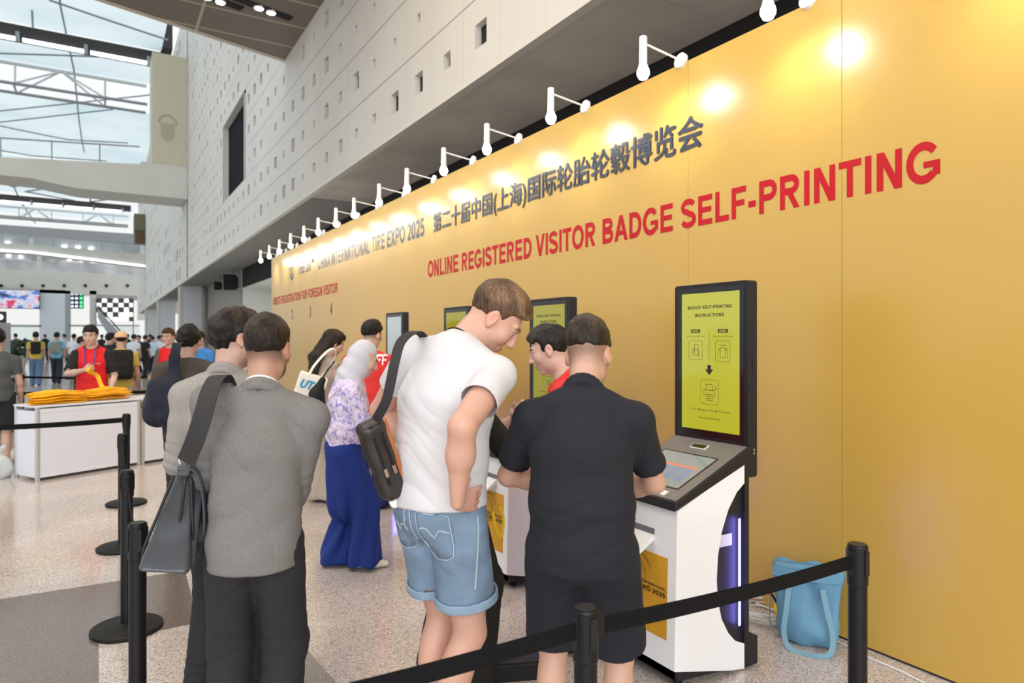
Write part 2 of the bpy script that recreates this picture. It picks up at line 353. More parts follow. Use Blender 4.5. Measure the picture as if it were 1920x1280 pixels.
MB().lathe([(.25, -.035), (.25, -.02)], n=24).build('diffuser', mat('lamp_glow', (1, 1, 1), emit=((1, .97, .9), 12)), dl)
ld = bpy.data.lights.new('corridor_glow', 'AREA'); ld.size = 3; ld.size_y = 12; ld.shape = 'RECTANGLE'; ld.energy = 260; ld.color = (1, .98, .93)
lo = bpy.data.objects.new('corridor_glow', ld); COL.objects.link(lo); lo.parent = dl; lo.location = (0, -2, -.1)
# ribbed grey louvre wall further on
B = MB(); B.box((7.05, 41.4, 0), (7.2, 75, ZS))
for i in range(110): y = 41.5 + i * .30; B.box((6.93, y, 0), (7.08, y + .15, ZS))
tag(B.build('wall_louvre', mat('louvre_grey', (.42, .40, .38), rough=.6)), kind='structure')
CONC = mat('concrete_column', (.60, .58, .55), rough=.7, noise=(.8, .08)); PANEL = mat('pale_panel', (.66, .70, .75), rough=.45)
def column(x, y, w, dpt, top, label=None):
    o = MB().box((x, y, 0), (x + w, y + dpt, top)).build('column', CONC); tag(o, kind='structure')
    MB().box((x + w * .18, y - .04, 0), (x + w - .04, y + .02, top * .45 - .03)).box((x + w * .18, y - .04, top * .45 + .03), (x + w - .04, y + .02, top - .02)).build('cladding', PANEL, o); return o
column(5.05, 55.5, 1.5, 1.5, ZS); column(5.05, 78, 1.6, 1.6, ZS); column(5.05, 100, 1.6, 1.6, ZS)

# ---- brown panelled ceiling overhead
def node_mat_ceiling():
    m = bpy.data.materials.new('brown_ceiling'); m.use_nodes = True; nt = m.node_tree; N = nt.nodes; L = nt.links; b = N['Principled BSDF']
    tc = N.new('ShaderNodeTexCoord'); br = N.new('ShaderNodeTexBrick'); br.offset = 0
    mp = N.new('ShaderNodeMapping'); mp.inputs['Location'].default_value = (-.35, -.4, 0); L.new(tc.outputs['Object'], mp.inputs['Vector'])
    br.inputs['Scale'].default_value = 1; br.inputs['Brick Width'].default_value = 3.0; br.inputs['Row Height'].default_value = 1.45
    br.inputs['Mortar Size'].default_value = .035; br.inputs['Mortar Smooth'].default_value = 0
    br.inputs['Color1'].default_value = (.20, .165, .13, 1); br.inputs['Color2'].default_value = (.18, .15, .12, 1); br.inputs['Mortar'].default_value = (.50, .44, .36, 1)
    L.new(mp.outputs[0], br.inputs['Vector']); L.new(br.outputs['Color'], b.inputs['Base Color']); b.inputs['Roughness'].default_value = .5
    return m
ZC = 10.42
p = [(5, 22.1), (0, 20.6), (-14, 16.6), (-14, -9), (5, -9)]
B = MB().prism([(x - 5, y - 22.1) for x, y in p], 'z', 0, .5); tag(B.build('ceiling_brown', node_mat_ceiling(), loc=(5, 22.1, ZC)), kind='structure')
B = MB(); B.add([(5, 22.1, 0), (0, 20.6, 0), (-14, 16.6, 0), (-14, 16.75, 0), (0, 20.75, 0), (5, 22.25, 0)], [(0, 1, 4, 5), (1, 2, 3, 4)])
q = B.v[:]; B.v = []; B.f = []; B.mi = []
B.prism([(v[0], v[1]) for v in q], 'z', ZC - .03, ZC + .55); tag(B.build('trim_ceiling', mat('ceiling_edge', (.62, .56, .48), rough=.6)), kind='structure')
GLOW = mat('lamp_glow', (1, 1, 1), emit=((1, .97, .9), 12))
for i, (u, v) in enumerate(((497, 17), (401, -3))):
    c = onZ(u, v, ZC - .01); t = empty('ceiling_spotlight', c, math.radians(15.5))
    tag(t, ['twin round downlights in a brown ceiling slot, nearer the white facade', 'twin round downlights in a brown ceiling slot at the top edge of the photo'][i], 'ceiling light', 'downlights in the brown ceiling')
    MB().box((-2.2, -.13, -.02), (.75, .13, .02)).build('slot', BLK, t)
    for dx in (-.17, .17): MB().lathe([(.11, -.05), (.135, -.05), (.135, .0)], (dx, 0, 0), 20).build('lamp_ring', mat('white_metal', (.8, .8, .79)), t); MB().lathe([(.105, -.06), (.105, -.045)], (dx, 0, 0), 20).build('lamp_lens', GLOW, t)

# ---- translucent hall roof, beams, trusses
ROOFZ = 24.6
m = bpy.data.materials.new('roof_membrane'); m.use_nodes = True; N = m.node_tree.nodes; L = m.node_tree.links; N.remove(N['Principled BSDF'])
tr = N.new('ShaderNodeBsdfTranslucent'); df = N.new('ShaderNodeBsdfDiffuse'); mx = N.new('ShaderNodeMixShader'); mx.inputs[0].default_value = .25
tc = N.new('ShaderNodeTexCoord'); nz = N.new('ShaderNodeTexNoise'); nz.inputs['Scale'].default_value = .12; rp = N.new('ShaderNodeValToRGB')
L.new(tc.outputs['Object'], nz.inputs[0]); L.new(nz.outputs['Fac'], rp.inputs[0]); L.new(rp.outputs[0], tr.inputs[0]); L.new(rp.outputs[0], df.inputs[0])
rp.color_ramp.elements[0].position = .35; rp.color_ramp.elements[0].color = (.74, .86, .91, 1); rp.color_ramp.elements[1].position = .65; rp.color_ramp.elements[1].color = (.90, .98, 1, 1)
L.new(tr.outputs[0], mx.inputs[1]); L.new(df.outputs[0], mx.inputs[2]); L.new(mx.outputs[0], N['Material Output'].inputs[0]); ROOF = m
rz_ = ROOFZ
strips = [(44, 61), (62.2, 69.3), (78.5, 104), (105, 131), (134.5, 141), (144, 152)]
B = MB()
for a, b in strips:
    xe = 4.2 if a < 70 else 4.97; B.add([(-70, a, rz_), (xe, a, rz_), (xe, b, rz_), (-70, b, rz_)], [(0, 1, 2, 3)])
tag(B.build('ceiling_roof', ROOF), kind='structure')
SEAM = mat('roof_seam', (.26, .32, .34), rough=.6); B = MB()
for pts in ([(92, 0), (200, 37), (315, 75)], [(110, -20), (113, 10), (126, 72), (139, 133)], [(139, 133), (147, 215), (153, 260), (158, 285)], [(0, 100), (281, 109)], [(-30, 212), (0, 208), (141, 193), (281, 178)],
            [(-30, 233), (0, 229), (212, 205)], [(0, 236), (87, 254), (130, 262), (240, 268)], [(20, 329), (25, 348), (35, 370), (48, 392), (66, 418)], [(0, 342), (25, 350), (94, 340)], [(47, 359), (140, 345)],
            [(47, 359), (140, 376)], [(166, 345), (170, 382)], [(172, 378), (255, 367)], [(-10, 280), (60, 292), (200, 302)], [(60, 20), (62, 60)]):
    P = [onZ(u, v, ROOFZ - .12) for u, v in pts]; B.tube(P, .07 if pts[0][1] < 300 else .12, 6)
tag(B.build('trim_roof_seams', SEAM), kind='structure')
DARKM = mat('dark_beam', (.035, .03, .03), rough=.6); STEEL = mat('grey_steel', (.34, .36, .38), rough=.45, metal=.3); PALE = mat('pale_steel', (.70, .74, .76), rough=.45)
STRIP = mat('strip_light', (1, 1, 1), emit=((.9, .97, 1), 3.0))
def roof_beam(y, z, label, x_hi):
    t = empty('roof_beam', (0, y, z)); tag(t, label, 'roof beam', 'beams under the hall roof')
    MB().box((-40, -.55, -.9), (x_hi, .55, 0)).build('beam', DARKM, t)
    for i in range(7):
        x = x_hi - 1.2 - i * 4.2; MB().box((x - 3.9, -.85, -1.22), (x, -.6, -1.0)).build('strip_light', STRIP, t)
        MB().box((x - .12, -.9, -1.3), (x + .12, -.5, -.6)).build('bracket', STEEL, t)
roof_beam(61.6, 24.5, 'black roof beam with a strip of lights along it, nearest the camera', 4.5)
roof_beam(132.6, 24.3, 'thin dark roof beam with pale strip lights, far down the hall', 4.5)
tag(MB().box((4.22, 60.5, 24.75), (4.97, 62.3, 27.0)).build('trim_beam_end', DARKM), kind='structure')
def truss(y, z, n, pan, hgt, label, x_hi=4.4, r=.16):
    t = empty('roof_truss', (0, y, z)); tag(t, label, 'roof truss', 'steel trusses under the hall roof')
    L_ = n * pan
    MB().rod((x_hi - L_, 0, 0), (x_hi, 0, 0), r * 1.3).build('top_chord', PALE, t)
    for s in (-1, 1): MB().rod((x_hi - L_, s * hgt * .62, -hgt), (x_hi, s * hgt * .62, -hgt), r).build('bottom_chord', STEEL, t)
    for i in range(n):
        x = x_hi - i * pan
        for s in (-1, 1):
            MB().rod((x - pan / 2, s * hgt * .62, -hgt), (x - pan * (0 if i % 2 else 1), 0, 0), r * .62).build('diagonal', PALE, t)
        MB().rod((x - pan / 2, 0, 0), (x - pan / 2, 0, -hgt * .9), r * .6).build('post', PALE, t); MB().rod((x - pan / 2, hgt * .62, -hgt), (x - pan / 2, -hgt * .62, -hgt), r * .6).build('tie', STEEL, t)
truss(69.6, 24.45, 7, 6.4, 2.05, 'white triangular steel truss crossing under the roof above the near skywalk', x_hi=3.6, r=.13)
truss(142, 24.0, 9, 4.6, 1.8, 'far steel truss below the pale roof, between the two skywalks')

# ---- skywalks
CREAM = mat('cream_concrete', (.66, .65, .60), rough=.65, noise=(.3, .05)); GLASS = mat('rail_glass', (.80, .90, .90), rough=.05, trans=.85, spec=.4)
def skywalk(y, dep, prof, label, rail, xs, glass):
    t = empty('skywalk', (0, y, 0)); tag(t, label, 'skywalk', 'skywalks crossing the hall')
    MB().prism(prof, 'y', 0, dep).build('deck', CREAM, t)
    za = rail
    B_ = MB()
    def ztop(x):
        tp = sorted([q for q in prof if q[2:] == ()], key=lambda q: q[0]); return za(x)
    P = [(x, .1, za(x) + 1.15) for x in np.linspace(xs[0], xs[1], 9)]; B_.tube(P, .05, 6)
    for x in np.arange(xs[1] - 2.2, xs[0], -2.5): B_.rod((x, .1, za(x)), (x, .1, za(x) + 1.15), .04, 6)
    B_.build('handrail', STEEL, t)
    if glass: MB().add([(xs[0], .1, za(xs[0])), (xs[1], .1, za(xs[1])), (xs[1], .1, za(xs[1]) + 1.1), (xs[0], .1, za(xs[0]) + 1.1)], [(0, 1, 2, 3)]).build('glass_panel', GLASS, t)
    if glass:
        bt = sorted([p for p in prof if p[1] < 12.3], key=lambda p: p[0]); MB().tube([(p[0] + (.02 if i_ == 0 else -.02), -.04, p[1] + .02) for i_, p in enumerate(bt)], .12, 6).build('edge_light', STRIP, t)
    return t
f1 = lambda x: 12.35 + (x + 5) / 10 * .75
skywalk(49.95, 3.2, [(-14, 11.3), (-3.6, 11.3), (-1.2, 10.95), (4.98, 10.95), (4.98, 13.1), (-5, 12.35), (-14, 11.7)][:5] + [(2.3, 13.1), (2.2, 12.9), (-5, 12.35), (-14, 11.7)], 'cream skywalk with a thin grey handrail, the nearer one', f1, (-14, 2.2), False)
f2 = lambda x: 12.95 - (x + 9) / 14 * .35
skywalk(99, 3.2, [(-22, 11.6), (-12, 12.0), (-7, 12.0), (-2, 11.6), (4.98, 11.0), (4.98, 12.5), (-9, 12.95), (-22, 12.7)], 'cream arched skywalk with a glass balustrade, the farther one', f2, (-22, 4.9), True)
# cream lift tower standing on the near skywalk
q0, q1 = onY(284, 96, 49.9), onY(352, 303, 49.9)
t = empty('lift_tower', (0, 0, 0)); tag(t, 'plain cream lift tower standing on the near skywalk against the white facade', 'tower')
MB().box((q0[0] + .05, 49.93, 13.105), (4.99, 52.5, q0[2])).build('shaft', mat('cream_tower', (.60, .56, .44), rough=.6), t)
B = MB(); cx, cz = onY(314, 244, 49.9)[[0, 2]]; EMB = mat('emblem_relief', (.46, .43, .34), rough=.6)
arc = [(cx + .52 * math.cos(a_), 49.9, cz + .45 + .55 * math.sin(a_)) for a_ in np.linspace(0, math.pi, 13)]; B.tube(arc, .045, 6)
for dx, h_ in ((-.34, .9), (-.17, 1.1), (0, 1.2), (.17, 1.1), (.34, .9)): B.rod((cx + dx, 49.9, cz + .45), (cx + dx, 49.9, cz + .45 - h_), .035, 6)
B.build('emblem', EMB, t)

# ---- far end of the hall
YE = 150.
def far_box(name, u0, v0, u1, v1, m, dy=.6, y=YE, parent=None):
    a, b = onY(u0, v1, y), onY(u1, v0, y); return MB().box((a[0], y, a[2]), (b[0], y + dy, b[2])).build(name, m, parent)
tag(far_box('beam_gallery', -60, 516, 262, 545, CREAM, 8), kind='structure')
B = MB()
for i in range(9): q = onY(2 + i * 39.5, 535.5, YE); B.rod((q[0], YE - .25, q[2]), (q[0], YE + .1, q[2]), .28, 10)
sp_ = B.build('gallery_downlights', mat('black_back', (0, 0, 0)))
tag(sp_, 'row of small dark fittings along the cream gallery front at the hall end', 'light fittings', kind='stuff')
tag(far_box('wall_gallery', -60, 440, 275, 521, mat('gallery_ceiling', (.28, .29, .31), rough=.7), .5, 166), kind='structure')
tag(far_box('wall_gallery_back', -60, 499, 275, 514, mat('gallery_back', (.50, .50, .52), rough=.7, noise=(.25, .4)), .2, 164), kind='structure')
for i, (u, v) in enumerate(((4, 491), (16, 479), (28, 492), (39, 481), (51, 493), (97, 494), (119, 495), (130, 486), (152, 487), (173, 489), (184, 498), (201, 499), (141, 496), (226, 500))):
    q = onY(u, v, 165.72); o = MB().lathe([(.05, -.16), (.28, -.1), (.32, 0), (.28, .1), (.05, .16)], n=10).build('gallery_lamp', GLOW, loc=q)
    tag(o, 'small bright lamp glowing on the upper gallery at the hall end', 'lamp', 'lamps of the upper gallery')
tag(far_box('column', 69, 470, 77, 516, CREAM, .8, 151), kind='structure')
tag(far_box('wall_far_corner', 258, 497, 276, 600, CREAM, 1, 140), kind='structure')
tag(far_box('column', 74, 544, 122, 660, PANEL, 3), kind='structure'); tag(far_box('column', 122, 545, 132, 660, STEEL, 3), kind='structure')
tag(far_box('column', 168, 545, 181, 655, CONC, 1.5), kind='structure')
tag(far_box('trim_mullion', -30, 609, 77, 612, STEEL, .3), kind='structure'); tag(far_box('trim_mullion', 130, 609, 180, 612, STEEL, .3), kind='structure'); tag(far_box('trim_mullion', 182, 609, 262, 611, STEEL, .3), kind='structure')
tag(far_box('wall_far', 181, 545, 262, 561, mat('far_grey', (.55, .53, .55), rough=.7), .5, 151), kind='structure')
def haze_glass(u0, v0, u1, v1, y, name):
    o = far_box(name, u0, v0, u1, v1, mat('glazing', (.86, .95, .93), rough=.08, trans=.9), .05, y); tag(o, kind='structure')
haze_glass(182, 612, 262, 655, 151.5, 'window_2'); haze_glass(-30, 612, 74, 655, 151.5, 'window_3')
# big video screen
t = empty('video_screen', onY(30, 560, YE - 1)); tag(t, 'big bright video screen with blue, pink and red picture at the hall end', 'screen')
q0, q1 = onY(-40, 577, YE - 1), onY(75, 544, YE - 1)
MB().box((q0[0] - t.location[0], 0, q0[2] - t.location[2]), (q1[0] - t.location[0], .4, q1[2] - t.location[2])).build('housing', BLK, t)
m = bpy.data.materials.new('screen_picture'); m.use_nodes = True; N = m.node_tree.nodes; L = m.node_tree.links; b = N['Principled BSDF']
tc = N.new('ShaderNodeTexCoord'); mpg = N.new('ShaderNodeMapping'); mpg.inputs['Scale'].default_value = (1, 1, 1.6); nz = N.new('ShaderNodeTexNoise'); nz.inputs['Scale'].default_value = .42; nz.inputs['Detail'].default_value = 2
rp = N.new('ShaderNodeValToRGB'); e = rp.color_ramp; e.interpolation = 'CONSTANT'
e.elements[0].position = 0; e.elements[0].color = (.02, .02, .06, 1); e.elements[1].position = .38; e.elements[1].color = (.10, .22, .65, 1)
for p_, c in ((.46, (.62, .68, .90)), (.53, (.85, .80, .88)), (.58, (.85, .35, .55)), (.63, (.75, .04, .08)), (.69, (.3, .15, .8))): x = e.elements.new(p_); x.color = (*c, 1)
L.new(tc.outputs['Object'], mpg.inputs[0]); L.new(mpg.outputs[0], nz.inputs[0]); L.new(nz.outputs['Fac'], rp.inputs[0]); L.new(rp.outputs[0], b.inputs['Emission Color']); b.inputs['Emission Strength'].default_value = .85; b.inputs['Base Color'].default_value = (.02, .02, .02, 1)
MB().box((q0[0] - t.location[0] + .1, -.03, q0[2] - t.location[2] + .1), (q1[0] - t.location[0] - .1, .01, q1[2] - t.location[2] - .1)).build('display', m, t)
# departure-board like sign
t = empty('sign_board', onY(144, 563, YE + .3)); tag(t, 'dark hanging sign board with rows of white marks and green lights', 'sign')
def rel(u, v, y=YE + .3): return onY(u, v, y) - np.array(t.location)
a, b_ = rel(131, 578), rel(157, 548); MB().box((a[0], 0, a[2]), (b_[0], .4, b_[2])).build('board', mat('sign_navy', (.02, .025, .06), rough=.5), t)
for u in (135, 153): q_ = rel(u, 545); MB().rod((q_[0], .2, b_[2]), (q_[0], .2, q_[2] + .3), .06, 8).build('hanger', STEEL, t)
GRN = mat('sign_green', (.1, .6, .25), emit=((.12, .75, .3), 1.1)); WHT = mat('sign_white', (.9, .9, .9), emit=((.8, .85, 1), .8))
for k, v in enumerate((551, 559, 567, 574)):
    a, b_ = rel(149.5, v + 2.5), rel(155, v - 2.5); MB().box((a[0], -.05, a[2]), (b_[0], .01, b_[2])).build('green_light', GRN, t)
    for u in (133, 141): a, b_ = rel(u, v + 2), rel(u + 5, v - 2); MB().box((a[0], -.05, a[2]), (b_[0], .01, b_[2])).build('marking', WHT, t)
# chequered wall of white lanterns
t = empty('checkered_panel', onY(215, 580, YE - .5)); tag(t, 'chequered screen of glowing white and dark squares at the hall end', 'screen')
def rel2(u, v): return onY(u, v, YE - .5) - np.array(t.location)
GW = mat('white_square', (.9, .9, .9), emit=((1, 1, 1), 1.0))
us = [180.5, 190.5, 201, 211.5, 222, 232, 242, 250]; vs = [559, 567.5, 576, 585, 594, 602]
for i in range(7):
    for j in range(5):
        a, b_ = rel2(us[i], vs[j + 1]), rel2(us[i + 1], vs[j]); white = (i + j) % 2 == 1 or (j == 4 and i < 6) or (j == 3 and i in (5, 4)) or (j == 3 and i == 0)
        if white: MB().box((a[0] + .08, -.25, a[2] + .08), (b_[0] - .08, .1, b_[2] - .08)).build('white_square', GW, t, bevel=.2)
        else: MB().box((a[0], 0, a[2]), (b_[0], .1, b_[2])).build('dark_square', mat('check_dark', (.06, .055, .06), rough=.6), t)
for u in (180.5, 250): q_ = rel2(u, 559); MB().box((q_[0] - .1, .1, -t.location[2]), (q_[0] + .1, .3, q_[2])).build('support_post', STEEL, t)
# escalator
t = empty('escalator', onY(182, 655, YE - 8)); tag(t, 'grey escalator rising to the left in front of the far glazing', 'escalator')
p0, p1 = onY(183, 578, YE - 8), onY(240, 642, YE - 8); B = MB(); l0 = np.array(t.location)
B.prism([(p0[0] - l0[0], p0[2] - l0[2]), (p1[0] - l0[0], p1[2] - l0[2]), (p1[0] - l0[0] + 2.2, -l0[2]), (p1[0] - l0[0] - 1.6, -l0[2]), (p0[0] - l0[0], p0[2] - l0[2] - 1.6)], 'y', 0, 1.6)
B.build('truss_box', STEEL, t); MB().rod(tuple(p0 - l0 + [0, 0, .5]), tuple(p1 - l0 + [0, 0, .5]), .12, 8).build('handrail', DARKM, t)
# small room box under the far skywalk, speakers under the soffit
t = empty('control_booth', (0, 0, 0)); tag(t, 'small olive booth with a brown base hung on the facade above the far skywalk', 'booth')
a, b_ = onY(252, 432, 99), onY(276, 402, 99); MB().box((a[0], 99, a[2]), (min(b_[0], 4.96), 102, b_[2])).build('shell', mat('olive_panel', (.17, .16, .09), rough=.5), t)
a, b_ = onY(253, 455, 99), onY(275, 433, 99); MB().box((a[0], 99, a[2]), (min(b_[0], 4.96), 102, b_[2])).build('base', mat('booth_brown', (.12, .065, .02), rough=.5), t)
for i, (u, v, y) in enumerate(((433, 530, 40.5), (409, 536, 46))):
    q = onX(u, v, 6.4); o = empty('loudspeaker', q, math.radians(-20)); tag(o, ['black hanging loudspeaker under the soffit beside the corridor opening', 'dark lamp bracket hung under the soffit, behind the loudspeaker'][i], 'speaker' if i == 0 else 'lamp')
    s_ = .75 if i == 0 else .45
    MB().prism([(-.5 * s_, -.6 * s_), (.5 * s_, -.35 * s_), (.5 * s_, .45 * s_), (-.5 * s_, .6 * s_)], 'x', -.45 * s_, .45 * s_).build('cabinet', BLK, o, bevel=.03)
    MB().rod((0, 0, .3 * s_), (0, 0, 1.2), .04, 8).build('hanger', STEEL, o)
# ================================================================== the yellow backdrop wall
WX, WH, WY0, WY1 = 3.40, 3.485, -4.2, 16.39
GOLD = mat('gold_print', s2l(201, 162, 71), rough=.30, noise=(.5, .03), spec=1.)
wall = empty('backdrop_wall', (WX, WY1, 0)); tag(wall, 'tall yellow printed exhibition wall with dark and red lettering', 'exhibition wall')
ysm = [WY0, -2.44, -1.29, -.13, 1.06, 2.216, 3.33, 4.51, 5.66, 6.81, 7.96, 9.11, 10.26, 11.41, 12.56, 13.71, 14.9, WY1]
for a, b_ in zip(ysm, ysm[1:]):
    MB().box((0, a - WY1 + .0012, .012), (.09, b_ - WY1 - .0012, WH)).build('panel', GOLD, wall, bevel=.0015)
MB().box((.004, WY0 - WY1, 0), (.086, 0, .012)).build('base_strip', mat('base_dark', (.03, .025, .02), rough=.7), wall)
RED = mat('print_red', s2l(186, 22, 34), rough=.5, spec=.25); INK = mat('print_slate', s2l(52, 58, 72), rough=.35)
def wtext(body, y0, y1, z, h, m, bold=.0, spacing=1.):
    t = text_mesh(body, 'lettering', m, wall, width=y0 - y1, height=h, bold=bold, spacing=spacing)
    place_face(t, (-.002, y0 - WY1, z), (0, -1, 0), (0, 0, 1)); return t
wtext('ONLINE REGISTERED VISITOR BADGE SELF-PRINTING', 7.60, 1.715, 2.355, .195, RED, .022)
wtext('第二十届中国(上海)国际轮胎轮毂博览会', 7.44, 3.19, 2.835, .27, INK, .03)
wtext('THE 20', 13.99, 12.95, 2.90, .22, INK, .02); wtext('th', 12.92, 12.72, 3.04, .10, INK, .02)
wtext('CHINA INTERNATIONAL TIRE EXPO 2025', 12.45, 7.70, 2.873, .225, INK, .02)
wtext('ONSITE REGISTRATION FOR FOREIGN VISITOR', 16.2, 11.26, 2.39, .17, RED, .02)
for ch, y in (('2', 14.39), ('3', 12.99), ('4', 11.63)): wtext(ch, y + .06, y - .06, 2.03, .2, INK, .01)
# round tyre emblem
B = MB(); cy, cz, r0 = 14.42 - WY1, 3.02, .19
for k0, k1, ra, rb in ((20, 175, .70, 1.0), (195, 330, .62, 1.0), (0, 360, .30, .42)):
    n = 26; A = np.radians(np.linspace(k0, k1, n)); n_ = len(B.v)
    v = [(-.0015, cy - math.cos(x) * ra * r0, cz + math.sin(x) * ra * r0) for x in A] + [(-.0015, cy - math.cos(x) * rb * r0, cz + math.sin(x) * rb * r0) for x in A]
    B.add(v, [(i, i + 1, n + i + 1, n + i) for i in range(n - 1)])
B.build('emblem', INK, wall)
# arm lamps along the top
WHM = mat('lamp_white', (.85, .85, .85), rough=.35); BULB = mat('bulb_glow', (1, 1, 1), emit=((.95, .98, 1), 25))
LX = 3.06; lamp_y = [float(onX(u, v, LX)[1]) for u, v in ((1440, 12), (1206, 125), (1033, 200), (913, 270), (832, 310), (763, 340), (711, 373), (664, 400), (630, 420), (597, 435), (570, 448), (545, 459), (524, 470), (505, 478), (489, 486))] + [1.28]
def make_lamp():
    t = empty('arm_lamp', (LX, 0, 3.35))
    MB().lathe([(.020, .245), (.026, .24), (.026, .06), (.030, .055), (.030, .045)], n=20).build('lamp_tube', WHM, t, smooth=False)
    MB().lathe([(.004, -.043), (.026, -.034), (.040, -.008), (.042, .008), (.036, .03), (.022, .05)], n=20).build('bulb', BULB, t, smooth=True)
    MB().rod((.02, 0, .20), (WX - LX - .01, 0, .16), .0075, 10).build('arm', WHM, t)
    o = MB().rod((WX - LX - .012, 0, .16), (WX - LX + .012, 0, .155), .052, 24).build('mount_disc', WHM, t)
    MB().box((WX - LX + .012, -.012, .10), (WX - LX + .10, .012, .165)).build('clamp', WHM, t, bevel=.003)
    ld = bpy.data.lights.new('lamp_beam', 'SPOT'); ld.energy = 9; ld.spot_size = math.radians(115); ld.spot_blend = 1; ld.shadow_soft_size = .03; ld.color = (.97, .98, 1)
    lo = bpy.data.objects.new('lamp_beam', ld); COL.objects.link(lo); lo.parent = t; lo.location = (.01, 0, -.06); lo.rotation_euler = (0, math.radians(-48), 0)
    pd = bpy.data.lights.new('bulb_light', 'POINT'); pd.energy = 6; pd.shadow_soft_size = .04; pd.color = (1, .97, .92); po = bpy.data.objects.new('bulb_light', pd); COL.objects.link(po); po.parent = t; po.location = (-.06, 0, .0)
    return t
lamp0 = make_lamp()
ordn = ['cut by the top edge of the photo', 'second nearest the camera', 'third nearest the camera', 'fourth nearest the camera', 'fifth nearest the camera', 'sixth nearest the camera', 'above the word EXPO, just right of it', 'above the word EXPO', 'above the gap between TIRE and INTERNATIONAL', 'above the end of INTERNATIONAL', 'above the middle of INTERNATIONAL', 'above the start of INTERNATIONAL', 'above the word CHINA', 'second from the far end of the wall', 'at its far end', 'just beyond the top edge of the photo']
for i, y in enumerate(lamp_y):
    t = lamp0 if i == 0 else copy_tree(lamp0)
    t.location.y = y; tag(t, 'white arm lamp on the yellow wall, ' + ordn[i], 'lamp', 'arm lamps along the yellow wall')
